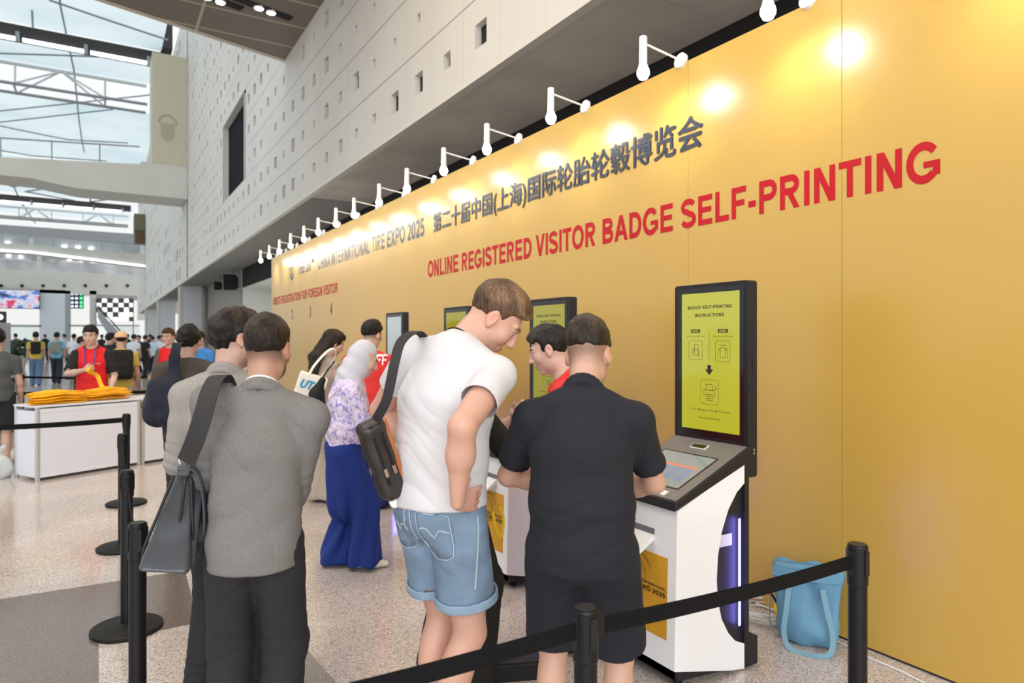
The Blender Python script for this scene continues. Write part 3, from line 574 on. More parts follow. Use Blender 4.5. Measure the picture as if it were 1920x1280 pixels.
# ================================================================== organic shapes: distance fields -> one continuous surface
class Vol:
    """a list of blended shapes, meshed with surface nets"""
    def __init__(s): s.ops = []
    def _b(s, pts, r): p = np.array(pts, float); return p.min(0) - r, p.max(0) + r
    def cap(s, a, b, ra, rb=None, k=.02, mode='add'):
        rb = ra if rb is None else rb; a = np.array(a, float); b = np.array(b, float); ab = b - a; L2 = float(ab @ ab) + 1e-12
        def f(X, Y, Z):
            px, py, pz = X - a[0], Y - a[1], Z - a[2]
            h = np.clip((px * ab[0] + py * ab[1] + pz * ab[2]) / L2, 0, 1)
            return np.sqrt((px - h * ab[0]) ** 2 + (py - h * ab[1]) ** 2 + (pz - h * ab[2]) ** 2) - (ra + (rb - ra) * h)
        s.ops.append((mode, *s._b([a, b], max(ra, rb)), f, k)); return s
    def chain(s, pts, rs, k=.02, mode='add'):
        for i in range(len(pts) - 1): s.cap(pts[i], pts[i + 1], rs[i], rs[i + 1], k, mode)
        return s
    def ell(s, c, r, R=None, k=.02, mode='add'):
        c = np.array(c, float); r = np.array(r, float); R = np.eye(3) if R is None else np.array(R, float)   # columns = local axes
        def f(X, Y, Z):
            d = (X - c[0], Y - c[1], Z - c[2])
            q = [d[0] * R[0, i] + d[1] * R[1, i] + d[2] * R[2, i] for i in range(3)]
            k0 = np.sqrt(sum((q[i] / r[i]) ** 2 for i in range(3))); k1 = np.sqrt(sum((q[i] / r[i] ** 2) ** 2 for i in range(3))) + 1e-9
            return k0 * (k0 - 1) / k1
        s.ops.append((mode, *s._b([c], r.max()), f, k)); return s
    def ecap(s, a, b, ra, rb, side, k=.02, mode='add', side_b=None):
        """tapered limb of elliptical section; side = direction of the first radius"""
        a = np.array(a, float); b = np.array(b, float); t = b - a; L = np.linalg.norm(t) + 1e-9; t = t / L
        x = np.array(side, float); x = x - t * (x @ t); x /= np.linalg.norm(x); y = np.cross(t, x)
        def f(X, Y, Z):
            px, py, pz = X - a[0], Y - a[1], Z - a[2]
            w = px * t[0] + py * t[1] + pz * t[2]; h = np.clip(w / L, 0, 1); e = w - h * L
            u = px * x[0] + py * x[1] + pz * x[2]; v = px * y[0] + py * y[1] + pz * y[2]
            r1 = ra[0] + (rb[0] - ra[0]) * h; r2 = ra[1] + (rb[1] - ra[1]) * h; r3 = np.minimum(r1, r2)
            k0 = np.sqrt((u / r1) ** 2 + (v / r2) ** 2 + (e / r3) ** 2)
            k1 = np.sqrt((u / r1 ** 2) ** 2 + (v / r2 ** 2) ** 2 + (e / r3 ** 2) ** 2) + 1e-9
            return k0 * (k0 - 1) / k1
        s.ops.append((mode, *s._b([a, b], max(*ra, *rb)), f, k)); return s
    def box(s, c, half, r=.01, R=None, k=.01, mode='add', taper=0., taper_axis=2):
        c = np.array(c, float); hf = np.array(half, float); R = np.eye(3) if R is None else np.array(R, float)
        def f(X, Y, Z):
            d = (X - c[0], Y - c[1], Z - c[2])
            q = [d[0] * R[0, i] + d[1] * R[1, i] + d[2] * R[2, i] for i in range(3)]
            if taper:
                sc = 1 - taper * np.clip(q[taper_axis] / hf[taper_axis], -1, 1)
                q = [q[i] / sc if i != taper_axis else q[i] for i in range(3)]
            g = [np.abs(q[i]) - hf[i] + r for i in range(3)]
            out = np.sqrt(sum(np.maximum(x, 0) ** 2 for x in g)); return out + np.minimum(np.maximum(np.maximum(g[0], g[1]), g[2]), 0) - r
        s.ops.append((mode, *s._b([c], np.linalg.norm(hf) * (1 + abs(taper))), f, k)); return s
    def plane(s, p, n, k=.004, lo=None, hi=None):
        """cut away everything on the +n side of p (inside the optional box)"""
        p = np.array(p, float); n = np.array(n, float); n /= np.linalg.norm(n)
        def f(X, Y, Z): return -((X - p[0]) * n[0] + (Y - p[1]) * n[1] + (Z - p[2]) * n[2])
        s.ops.append(('sub', lo, hi, f, k)); return s
    def slab_cut(s, p, n, rad, k=.003):
        """flat cut on the +n side of p, only within a round neighbourhood of radius rad (a sleeve end, a hem)"""
        p = np.array(p, float); n = np.array(n, float); n /= np.linalg.norm(n)
        def f(X, Y, Z):
            d = (X - p[0]) * n[0] + (Y - p[1]) * n[1] + (Z - p[2]) * n[2]
            q = np.sqrt((X - p[0]) ** 2 + (Y - p[1]) ** 2 + (Z - p[2]) ** 2) - rad
            return np.maximum(-d, q)
        s.ops.append(('sub', p - rad, p + rad, f, k)); return s
    def mesh(s, h):
        adds = [o for o in s.ops if o[0] == 'add']
        lo = np.min([o[1] for o in adds], 0) - 3 * h; hi = np.max([o[2] for o in adds], 0) + 3 * h
        n = np.ceil((hi - lo) / h).astype(int) + 1
        D = np.full(n, 1e3, np.float32); ax = [(lo[i] + h * np.arange(n[i])).astype(np.float32) for i in range(3)]
        for mode, bl, bh, f, k in s.ops:
            m = k + 4 * h
            if bl is None: i0, i1 = np.zeros(3, int), n
            else:
                i0 = np.clip(np.floor((bl - m - lo) / h).astype(int), 0, n); i1 = np.clip(np.ceil((bh + m - lo) / h).astype(int) + 1, 0, n)
            if np.any(i1 <= i0): continue
            sl = tuple(slice(a, b) for a, b in zip(i0, i1))
            X = ax[0][sl[0]][:, None, None]; Y = ax[1][sl[1]][None, :, None]; Z = ax[2][sl[2]][None, None, :]
            d = f(X, Y, Z).astype(np.float32); A = D[sl]
            if mode == 'add':
                hh = np.maximum(k - np.abs(A - d), 0) / max(k, 1e-6); D[sl] = np.minimum(A, d) - hh * hh * k * .25
            elif mode == 'sub':
                d = -d; hh = np.maximum(k - np.abs(A - d), 0) / max(k, 1e-6); D[sl] = np.maximum(A, d) + hh * hh * k * .25
        return nets(D, lo, h)
def nets(D, lo, h):
    S = D < 0; nx, ny, nz = D.shape
    cnt = np.zeros((nx - 1, ny - 1, nz - 1), np.int8)
    offs = [(i, j, k) for i in (0, 1) for j in (0, 1) for k in (0, 1)]
    for i, j, k in offs: cnt += S[i:nx - 1 + i, j:ny - 1 + j, k:nz - 1 + k]
    act = (cnt > 0) & (cnt < 8); idx = np.argwhere(act)
    V = np.stack([D[idx[:, 0] + i, idx[:, 1] + j, idx[:, 2] + k] for i, j, k in offs], 1)
    P = np.zeros((len(idx), 3), np.float32); C = np.zeros(len(idx), np.float32); O = np.array(offs, np.float32)
    for a in range(8):
        for b in range(a + 1, 8):
            if np.abs(O[a] - O[b]).sum() != 1: continue
            x = (V[:, a] < 0) != (V[:, b] < 0)
            t = np.where(x, V[:, a] / np.where(x, V[:, a] - V[:, b], 1), 0)
            P += np.where(x[:, None], O[a] + t[:, None] * (O[b] - O[a]), 0); C += x
    P = lo + h * (idx + P / C[:, None])
    M = np.full(act.shape, -1, np.int32); M[tuple(idx.T)] = np.arange(len(idx)); F = []
    for ax_ in range(3):
        a = [slice(None)] * 3; b = [slice(None)] * 3; a[ax_] = slice(0, -1); b[ax_] = slice(1, None)
        E = np.argwhere(S[tuple(a)] != S[tuple(b)])
        u, v = (ax_ + 1) % 3, (ax_ + 2) % 3
        ok = (E[:, u] > 0) & (E[:, v] > 0) & (E[:, u] < D.shape[u] - 1) & (E[:, v] < D.shape[v] - 1); E = E[ok]
        q = []
        for du, dv in ((-1, -1), (0, -1), (0, 0), (-1, 0)):
            c = E.copy(); c[:, u] += du; c[:, v] += dv; q.append(M[tuple(c.T)])
        q = np.stack(q, 1); flip = ~S[tuple(E.T)]; q[flip] = q[flip][:, ::-1]; F.append(q)
    return P, np.concatenate(F)
def sdf_obj(name, vol, h, m, parent=None, disp=None, colour=None, mats=None, pick=None):
    P, F = vol.mesh(h)
    me = bpy.data.meshes.new(name); nv, nf = len(P), len(F)
    me.vertices.add(nv); me.vertices.foreach_set('co', P.astype(np.float32).ravel())
    me.loops.add(nf * 4); me.loops.foreach_set('vertex_index', F.astype(np.int32).ravel())
    me.polygons.add(nf); me.polygons.foreach_set('loop_start', np.arange(0, nf * 4, 4, dtype=np.int32))
    me.polygons.foreach_set('use_smooth', np.ones(nf, bool)); me.update(calc_edges=True)
    if disp is not None:
        nr = np.empty(nv * 3, np.float32); me.vertices.foreach_get('normal', nr); nr = nr.reshape(-1, 3)
        P = P + nr * disp(P, nr)[:, None]; me.vertices.foreach_set('co', P.astype(np.float32).ravel()); me.update()
    me.materials.append(m)
    if colour is not None:
        c = np.ones((nv, 4), np.float32); c[:, :3] = colour(P); at = me.color_attributes.new('Col', 'FLOAT_COLOR', 'POINT'); at.data.foreach_set('color', c.ravel())
    if mats:
        for x in mats: me.materials.append(x)
        me.polygons.foreach_set('material_index', pick(P[F].mean(1)).astype(np.int32))
    o = bpy.data.objects.new(name, me); COL.objects.link(o)
    if parent: o.parent = parent
    return o
def wav(P, f, seed=0):
    """cheap smooth 3-D noise in about -1..1"""
    r = np.random.RandomState(seed); s = 0
    Q = P * f; Q = Q + .6 * np.sin(Q[:, [1, 2, 0]] * 1.3 + r.rand(3) * 6)
    for i in range(4):
        d = r.randn(3); d /= np.linalg.norm(d); s = s + np.sin(Q @ d * (1 + .35 * i) + r.rand() * 6.28) / 2.2
    return s
# ================================================================== kiosks
WHT_K = mat('kiosk_white', (.86, .88, .92), rough=.28); CHAR = mat('kiosk_charcoal', (.016, .016, .019), rough=.42, spec=.3); TAUPE = mat('kiosk_grey', (.17, .16, .155), rough=.45)
BLACKG = mat('bezel_black', (.008, .008, .010), rough=.18); LEDB = mat('led_blue', (.2, .2, 1), emit=((.25, .22, 1), 22)); GOLDP = mat('poster_gold', s2l(214, 158, 40), rough=.45, noise=(6, .10))
SLOT = mat('slot_grey', (.16, .17, .18), rough=.5); PINK_ = mat('ink_black', (.02, .015, .01), rough=.5); RUBB = mat('rubber_black', (.010, .010, .010), rough=.6, spec=.3)
PAPER = mat('paper_white', (.86, .87, .86), rough=.6)
def strokes(name, polys, w, m, parent):
    """line drawing on a surface: polylines in a flat frame, x right, y up"""
    v = []; f = []
    for poly in polys:
        for p, q in zip(poly, poly[1:]):
            p, q = np.array(p, float), np.array(q, float); t = (q - p) / (np.linalg.norm(q - p) + 1e-9); n = np.array([-t[1], t[0]]) * w / 2; e = t * w / 2
            k = len(v); v += [(*(p - n - e), 0), (*(q - n + e), 0), (*(q + n + e), 0), (*(p + n - e), 0)]; f.append((k, k + 1, k + 2, k + 3))
    return mobj(name, v, f, m, parent)
def rrect(x0, y0, x1, y1, r):
    pts = []
    for cx, cy, a0 in ((x1 - r, y1 - r, 0), (x0 + r, y1 - r, 90), (x0 + r, y0 + r, 180), (x1 - r, y0 + r, 270)):
        for k in range(4): a = math.radians(a0 + 30 * k); pts.append((cx + r * math.cos(a), cy + r * math.sin(a)))
    return pts + [pts[0]]
def display_mat(name, c0, c1, e):
    m = bpy.data.materials.new(name); m.use_nodes = True; N = m.node_tree.nodes; L = m.node_tree.links; b = N['Principled BSDF']
    b.inputs['Base Color'].default_value = (.01, .01, .01, 1); b.inputs['Roughness'].default_value = .12
    tc = N.new('ShaderNodeTexCoord'); sp = N.new('ShaderNodeSeparateXYZ'); rp = N.new('ShaderNodeValToRGB'); nz = N.new('ShaderNodeTexNoise'); nz.inputs['Scale'].default_value = 6
    mp = N.new('ShaderNodeMapRange'); mp.inputs['From Min'].default_value = 1.13; mp.inputs['From Max'].default_value = 1.845
    ad = N.new('ShaderNodeMath'); ad.operation = 'MULTIPLY_ADD'; ad.inputs[1].default_value = .25; 
    L.new(tc.outputs['Object'], sp.inputs[0]); L.new(sp.outputs['Z'], mp.inputs['Value']); L.new(tc.outputs['Object'], nz.inputs['Vector'])
    L.new(nz.outputs['Fac'], ad.inputs[0]); L.new(mp.outputs[0], ad.inputs[2]); L.new(ad.outputs[0], rp.inputs[0])
    rp.color_ramp.elements[0].color = (*c0, 1); rp.color_ramp.elements[1].color = (*c1, 1); rp.color_ramp.elements[1].position = 1.1
    L.new(rp.outputs[0], b.inputs['Emission Color']); b.inputs['Emission Strength'].default_value = e
    return m
KX, KY = 2.213, 2.25
def D_curve(): return [(.463, .905), (.41, .868), (.35, .79), (.305, .69), (.280, .58), (.272, .47), (.280, .37), (.305, .28), (.35, .205), (.40, .155), (.463, .128)]
def kiosk(y, scr, label, tilt=0., content=True):
    t = empty('badge_kiosk', (KX, y, 0)); tag(t, label, 'kiosk', 'self-printing kiosks along the yellow wall'); Wd = .495
    sidep = [(0, .106), (.018, .826), (.463, 1.003)] + D_curve() + [(.463, .006), (.36, .022)]
    for y0 in (0., Wd - .014): MB().prism(sidep, 'y', y0, y0 + .014).build('side_panel', WHT_K, t, bevel=.002)
    MB().prism([(0, .106), (.018, .826), (.03, .826), (.014, .106)], 'y', .0142, Wd - .0142).build('front_panel', WHT_K, t)
    MB().prism([(.03, .05), (.03, .80), (.46, .98), (.49, .90), (.49, .02), (.36, .02)], 'y', .016, Wd - .016).build('body', CHAR, t)
    MB().prism([(.464, .164), (.464, 1.0), (.494, 1.0), (.494, .164)], 'y', 0, Wd).build('rear_column', CHAR, t)
    MB().prism([(.464, .012), (.464, .163), (.52, .163), (.556, .148), (.556, .012)], 'y', 0, Wd).build('rear_foot', CHAR, t)
    MB().box((.03, .03, .045), (.35, Wd - .03, .105)).build('plinth', RUBB, t)
    for x in (.09, .42):
        for yy in (.07, Wd - .07): MB().rod((x, yy - .012, .024), (x, yy + .012, .024), .024, 16).build('caster', RUBB, t)
    for y0 in (-.004, Wd + .001): MB().box((.418, y0, .225), (.430, y0 + .003, .739)).build('led_strip', LEDB, t)
    for y0 in (.0165 - .004,): MB().box((.303, y0, .615), (.388, y0 + .002, .672)).build('type_plate', mat('plate_pale', (.62, .63, .70), rough=.4), t)
    # console
    cp = [(-.004, .826), (.004, .868), (.49, 1.080), (.49, 1.005)]
    MB().prism(cp, 'y', -.006, Wd + .006).build('console', CHAR, t, bevel=.006)
    o0 = np.array([.004, 0, .868]); dr = np.array([.486, 0, .212]); Ls = np.linalg.norm(dr); dr = dr / Ls; nrm = np.array([-dr[2], 0, dr[0]])
    def on_top(name, y0, y1, s0, s1, m, hgt, pr=t, th=.0015):
        v = []
        for zz in (hgt - th, hgt):
            for s_, yy in ((s0, y0), (s1, y0), (s1, y1), (s0, y1)): v.append(o0 + dr * s_ + nrm * zz + np.array([0, yy, 0]))
        return mobj(name, v, [(3, 2, 1, 0), (4, 5, 6, 7), (0, 1, 5, 4), (1, 2, 6, 5), (2, 3, 7, 6), (3, 0, 4, 7)], m, pr)
    on_top('console_top', .004, Wd - .004, .010, Ls - .004, TAUPE, .0015)
    on_top('touch_screen', .062, .432, .085, .385, BLACKG, .0028)
    on_top('touch_display', .072, .422, .095, .375, mat('touch_display', (.02, .02, .02), rough=.08, emit=((.55, .60, .56), .55)), .0034)
    on_top('touch_header', .10, .395, .262, .275, mat('touch_orange', (.4, .1, .05), emit=((.75, .25, .12), .6)), .0040)
    for i in range(4):
        for j in range(3): on_top('touch_key', .11 + i * .072, .165 + i * .072, .150 + j * .036, .177 + j * .036, mat('touch_blue', (.1, .12, .2), emit=((.22, .28, .42), .6)), .0040)
    on_top('label_sticker', .095, .150, .025, .060, PAPER, .0028)
    rd = on_top('reader_rim', .200, .300, .435, .475, PAPER, .006, th=.004); on_top('card_reader', .206, .294, .440, .470, BLACKG, .0085, th=.004)
    # slot, tray, poster
    fx = lambda z: .018 * (z - .106) / .72
    MB().box((fx(.70) - .003, .145, .688), (fx(.70) + .004, .345, .715)).build('printer_slot', SLOT, t)
    MB().prism([(fx(.69) - .001, .686), (fx(.69) - .001, .660), (-.085, .600), (-.088, .606)], 'y', .150, .340).build('paper_tray', PAPER, t)
    pz0, pz1 = .227, .600
    MB().prism([(fx(pz0) - .0012, pz0), (fx(pz0) + .004, pz0), (fx(pz1) + .004, pz1), (fx(pz1) - .0012, pz1)], 'y', .054, .441).build('front_poster', GOLDP, t)
    up = Vector((.018, 0, .72)).normalized()
    for body, hgt, z, w in (('THE 20TH CHINA INTERNATIONAL', .0105, .448, .30), ('TIRE EXPO 2025', .021, .415, .30)):
        l = text_mesh(body, 'poster_lettering', PINK_, t, width=w, height=hgt, bold=.01); place_face(l, (fx(z) - .0028, .365, z), (0, -1, 0), up)
    rg = [[(.09 * r_ * math.cos(a), .09 * r_ * math.sin(a)) for a in np.linspace(a0, a1, 24)] for r_, a0, a1 in ((1, .3, 2.9), (1, 3.4, 6.0), (.55, 0, 6.28))]
    l = strokes('poster_emblem', rg, .012, mat('poster_amber', s2l(226, 176, 62), rough=.45), t); place_face(l, (fx(.49) - .0022, .25, .49), (0, -1, 0), up)
    # monitor
    MB().prism(rrect(0, .925, Wd + .002, 1.893, .016)[:-1], 'x', .490, .555).build('monitor', CHAR, t, bevel=.003)
    MB().box((.4885, .026, 1.096), (.4905, Wd - .026, 1.872)).build('bezel', BLACKG, t)
    d = MB().box((.4868, .052, 1.130), (.4888, .440, 1.845)).build('display', scr, t)
    MB().box((.52, -.002, 1.45), (.535, .001, 1.52)).build('side_vent', BLACKG, t)
    for z in (1.045, 1.062): MB().rod((.53, -.002, z), (.53, .002, z), .006, 10).build('side_screw', mat('screw_steel', (.6, .6, .6), rough=.3, metal=1), t)
    if content:
        def dt(body, x, yv, h, w=None, align='CENTER', m=PINK_, b=.012):
            l = text_mesh(body, 'screen_lettering', m, t, width=w, height=h, bold=b, align=align); place_face(l, (.4862, .246 - x, 1.845 - yv - h), (0, -1, 0), (0, 0, 1)); return l
        dt('BADGE SELF-PRINTING', 0, .066, .017, .30); dt('INSTRUCTIONS', 0, .108, .017, .20)
        def dl(name, polys, w): l = strokes(name, polys, w, PINK_, t); place_face(l, (.4863, .246, 1.845), (0, -1, 0), (0, 0, 1)); return l
        for x in (-.095, .09):
            MB().box((.4861, .246 - x - .032, 1.845 - .208), (.4869, .246 - x + .032, 1.845 - .190)).build('screen_pill', PINK_, t)
            l = text_mesh('METHOD' + ('1' if x < 0 else '2'), 'pill_lettering', mat('screen_yellow', (.1, .1, .02), emit=((.57, .57, .06), 1)), t, width=.045, height=.009, align='CENTER'); place_face(l, (.4858, .246 - x, 1.845 - .204), (0, -1, 0), (0, 0, 1))
        dt('Scan Your QR code', -.095, .222, .009, .13, b=0); dt('Scan Your ID card', .09, .222, .009, .13, b=0)
        dl('screen_drawing', [rrect(-.142, -.350, -.048, -.250, .010), rrect(.042, -.356, .136, -.250, .010), [(0, -.20), (0, -.355)], rrect(-.058, -.578, .062, -.452, .012)], .0018)
        # phone in a hand, card in two hands, printer
        dl('screen_drawing', [rrect(-.102, -.325, -.076, -.268, .004), [(-.118, -.335), (-.116, -.30), (-.104, -.288), (-.104, -.312)], [(-.074, -.30), (-.070, -.312), (-.074, -.335)], [(-.10, -.29), (-.09, -.30), (-.08, -.29)]], .0022)
        dl('screen_drawing', [rrect(.074, -.335, .108, -.285, .003), [(.060, -.340), (.060, -.305), (.068, -.290), (.074, -.300)], [(.120, -.340), (.120, -.305), (.114, -.290), (.108, -.300)], [(.070, -.272), (.112, -.272)]], .0022)
        dl('screen_drawing', [[(-.032, -.535), (-.036, -.535), (-.036, -.505), (.036, -.505), (.036, -.535), (.032, -.535)], [(-.022, -.505), (-.022, -.475), (.014, -.475), (.022, -.483), (.022, -.505)], rrect(-.020, -.558, .020, -.528, .002), [(-.012, -.538), (.012, -.538)], [(-.012, -.548), (.012, -.548)], [(.036, -.50), (.050, -.495), (.036, -.485)]], .0026)
        ar = mobj('screen_arrow', [(-.012, -.375, 0), (.012, -.375, 0), (.012, -.398, 0), (.027, -.398, 0), (0, -.428, 0), (-.027, -.398, 0), (-.012, -.398, 0)], [(0, 6, 5, 4, 3, 2, 1)], PINK_, t); place_face(ar, (.4862, .246, 1.845), (0, -1, 0), (0, 0, 1))
        dt('Your Badge Will Be Printed', .0, .605, .014, .27, b=0); dt('Automatically', 0, .645, .014, .15, b=0)
    if tilt: t.rotation_euler = (0, 0, tilt)
    return t
YG = display_mat('display_yellow_green', s2l(196, 196, 40), s2l(212, 210, 74), .80); YD = display_mat('display_dull_yellow', s2l(158, 150, 8), s2l(186, 178, 52), .72); YM = display_mat('display_yellow_pale', s2l(150, 150, 120), s2l(190, 180, 20), .62); GP = display_mat('display_pale_grey', s2l(160, 168, 150), s2l(196, 208, 208), .75)
kiosk(2.25, YG, 'white badge kiosk with bright yellow-green screen and blue light strip, nearest the camera')
kiosk(3.73, YD, 'white badge kiosk with dull yellow screen behind the man in the black polo')
kiosk(5.19, YM, 'badge kiosk whose screen top shows behind the head of the man in white', content=False)
kiosk(6.67, GP, 'badge kiosk with a pale grey screen, farthest from the camera', content=False)
# the blue strips light the floor around the kiosks
for y, e in ((2.25, .5), (3.73, 4), (5.19, 20), (6.67, 26)):
    ld = bpy.data.lights.new('led_glow', 'AREA'); ld.shape = 'RECTANGLE'; ld.size = .05; ld.size_y = .5; ld.energy = e; ld.color = (.25, .2, 1)
    lo = bpy.data.objects.new('led_glow', ld); COL.objects.link(lo); lo.location = (KX + .424, y - .012, .48); lo.rotation_euler = (math.pi / 2, 0, 0)
    lo.rotation_euler = (math.radians(-90), 0, 0) if False else (math.radians(90), 0, 0)

# ================================================================== belt posts
BLKP = mat('post_black', (.006, .006, .008), rough=.40, spec=.3); BELT = mat('belt_black', (.007, .007, .008), rough=.8, spec=.15, bump=(900, .3, .0005)); CAPM = mat('post_cap', (.025, .025, .025), rough=.5)
PH = .88
def post_proto():
    t = empty('belt_post')
    MB().lathe([(.001, .0), (.178, .0), (.180, .006), (.180, .020), (.172, .026), (.060, .040), (.034, .046), (.001, .046)], n=48).build('base', RUBB, t, smooth=False)
    MB().lathe([(.0315, .044), (.0315, .76)], n=32).build('pole', BLKP, t, smooth=False)
    MB().lathe([(.0315, .735), (.0345, .74), (.0345, PH - .008), (.032, PH - .002), (.001, PH)], n=32).build('head', BLKP, t)
    MB().lathe([(.001, PH - .001), (.0285, PH - .001), (.0285, PH + .0015), (.001, PH + .0015)], n=28).build('cap', CAPM, t)
    for a in (0, 90, 180, 270):
        c, s_ = math.cos(math.radians(a)), math.sin(math.radians(a)); MB().prism([(c * .0335 - s_ * w, s_ * .0335 + c * w) if k == 0 else (c * .0375 - s_ * w, s_ * .0375 + c * w) for k, w in ((0, -.011), (1, -.011), (1, .011), (0, .011))], 'z', .775, .860).build('belt_slot', CHAR, t)
    return t
_P0 = None
def post(p, label, group=None):
    global _P0
    if _P0 is None: _P0 = post_proto(); t = _P0
    else: t = copy_tree(_P0) if False else clone_post()
    t.location = (p[0], p[1], 0); tag(t, label, 'belt post', group or 'black belt posts'); return t
_clean = []
def clone_post():
    r = _P0.copy(); COL.objects.link(r)
    for ch in _clean: c = ch.copy(); COL.objects.link(c); c.parent = r
    return r
def belt(t, q, z=.822, sag=.012, w=.048, end_clip=True):
    """tape drawn from post t to the point q, with its clip"""
    p = np.array([t.location[0], t.location[1], z]); q = np.array([q[0], q[1], z]); d = q - p; L_ = np.linalg.norm(d); d /= L_; s_ = np.cross(d, [0, 0, 1.])
    B = MB(); n = 14; v = []
    for i in range(n + 1):
        x = .034 + (L_ - .068) * i / n; zz = -sag * 4 * (i / n) * (1 - i / n)
        for off in (-.0008, .0008):
            for hh in (-w / 2, w / 2): v.append(d * x + s_ * off + np.array([0, 0, z + zz + hh]))
    f = []
    for i in range(n):
        a = 4 * i
        f += [(a, a + 1, a + 5, a + 4), (a + 2, a + 6, a + 7, a + 3), (a + 1, a + 3, a + 7, a + 5), (a, a + 4, a + 6, a + 2)]
    o = mobj('belt', v, f, BELT, t)
    if end_clip:
        c = d * (L_ - .045); R = Matrix(((d[0], s_[0], 0), (d[1], s_[1], 0), (0, 0, 1)))
        B = MB().box((-.012, -.011, -.034), (.012, .011, .034)); B.v = [tuple(R @ Vector(x) + Vector((c[0], c[1], z))) for x in B.v]; B.build('belt_clip', RUBB, t, bevel=.003)
    return o
def gp(u, v, d): p = atd(u, v, d); return (float(p[0]), float(p[1]))
R1 = post(gp(1608, 1020, 2.41), 'black belt post in front of the yellow wall, beside the blue tote bag'); _clean[:] = list(R1.children)
R2p = gp(1098, 1137, 1.84); R2 = post(R2p, 'black belt post in front of the man in the black polo, nearest the camera')
r1 = np.array(R1.location)[:2]; r2 = np.array(R2p); R3p = r2 + (r2 - r1) * 1.0
belt(R1, R2p); belt(R2, R3p, end_clip=True)
R3 = post(R3p, 'black belt post just outside the bottom edge, holding the near end of the belt')
S1 = post(gp(258, 980, 2.69), 'black belt post beside the grey leather bag, nearest on the left')
S2p = gp(238, 883, 3.77); S2 = post(S2p, 'black belt post standing on the dark floor inlay, second from the camera on the left')
S3p = gp(230, 813, 5.24); S3 = post(S3p, 'black belt post in front of the white counter, third from the camera on the left')
S4p = gp(237, 776, 6.65); S4 = post(S4p, 'black belt post close to the white counter with a belt going left')
belt(S2, np.array(S1.location)[:2], sag=.05); belt(S3, S2p, sag=.03); belt(S4, S3p, sag=.03)
S5p = gp(-120, 780, 5.9); S5 = post(S5p, 'black belt post just outside the left edge, holding the belt of the white counter queue'); belt(S4, S5p, sag=.012)
Bp = gp(42, 699, 14.3); T2 = post(Bp, 'black belt post behind the left end of the white counter, farther of the two'); Ap = gp(23, 705, 13.0); T1 = post(Ap, 'black belt post at the left edge behind the counter, nearer of the two')
Ep = gp(330, 699, 14.6); T3 = post(Ep, 'black belt post mostly hidden behind the staff in red vests'); belt(T2, Ep, sag=.03); belt(T1, Bp, sag=.01)
Gp = gp(-60, 739, 9.9); Hp = gp(395, 730, 10.6); G1 = post(Gp, 'black belt post outside the left edge behind the counter'); G2 = post(Hp, 'black belt post hidden by the man in the dark jacket'); belt(G1, Hp, sag=.02)
Fp = gp(2, 716, 11.8); F1 = post(Fp, 'black belt post cut by the left edge of the photo')

# ================================================================== white counters with lanyards
ALU = mat('aluminium', (.62, .63, .66), rough=.35, metal=.6); CW = mat('counter_white', (.74, .77, .86), rough=.4)
c0, c1 = onZ(68, 903, 0)[:2], onZ(264, 871, 0)[:2]; dv = (c1 - c0); cl = float(np.linalg.norm(dv)); ca_ = math.atan2(dv[1], dv[0])
def counter(x0, ln, label):
    t = empty('registration_counter', (c0[0] + math.cos(ca_) * x0, c0[1] + math.sin(ca_) * x0, 0), ca_); tag(t, label, 'counter', 'white system counters of the lanyard desk')
    for x in (0, ln - .04):
        for y in (0, .46): MB().box((x, y, 0), (x + .04, y + .04, .83)).build('upright', ALU, t, bevel=.006)
    MB().box((.041, .010, .035), (ln - .041, .022, .79)).build('front_panel', CW, t); MB().box((.041, .478, .035), (ln - .041, .49, .79)).build('rear_panel', CW, t)
    for x in (.012, ln - .024): MB().box((x, .041, .035), (x + .012, .459, .79)).build('end_panel', CW, t)
    for z in (.0355, .775): MB().box((.041, .004, z), (ln - .041, .03, z + .04)).build('rail', mat('rail_white', (.78, .80, .88), rough=.35), t)
    MB().box((-.005, -.005, .831), (ln + .005, .505, .852)).build('counter_top', CW, t, bevel=.003); return t
counter(0, cl, 'white panelled counter piled with yellow lanyards, left one with a belt post in front'); counter(cl + .012, cl, 'white panelled counter behind the navy shoulder bag, right one')
LAN = mat('lanyard_yellow', s2l(250, 186, 24), rough=.5, noise=(30, .18)); STEELC = mat('clip_steel', (.5, .5, .5), rough=.3, metal=1)
def lanyard_pile(cx, wid, n, label, seed):
    t = empty('lanyard_pile', (c0[0] + math.cos(ca_) * cx - math.sin(ca_) * .22, c0[1] + math.sin(ca_) * cx + math.cos(ca_) * .22, .853), ca_); rnd = random.Random(seed); vs = []; fs = []
    for i in range(n):
        z = .004 + .15 * i / n; L_ = wid * rnd.uniform(.38, .5); yo = rnd.uniform(-.13, .05); a = rnd.uniform(-.08, .08); wy = rnd.uniform(.015, .04)
        pts = [(-L_, yo + wy, z), (-L_ * .5, yo + wy + rnd.uniform(-.02, .02), z + rnd.uniform(0, .012)), (0, yo + rnd.uniform(-.02, .02), z + rnd.uniform(0, .014)), (L_ * .6, yo + wy, z), (L_, yo, z + .004), (L_ * .6, yo - wy, z), (0, yo - wy, z + rnd.uniform(0, .01)), (-L_ * .6, yo - wy, z), (-L_, yo, z + .003), (-L_, yo + wy, z)]
        pts = [(x * math.cos(a) - y * math.sin(a), x * math.sin(a) + y * math.cos(a), zz * (1 - .35 * (abs(x) / wid))) for x, y, zz in pts]
        v, f = ribbon(pts, [(0, -.5, .9 + .02 * j) for j in range(len(pts))], .020, .0014, 4); k = len(vs); vs += v; fs += [tuple(q + k for q in g) for g in f]
    o = mobj('lanyards', vs, fs, LAN, t); o['kind'] = 'stuff'; tag(t, label, 'lanyards', kind='stuff'); return t
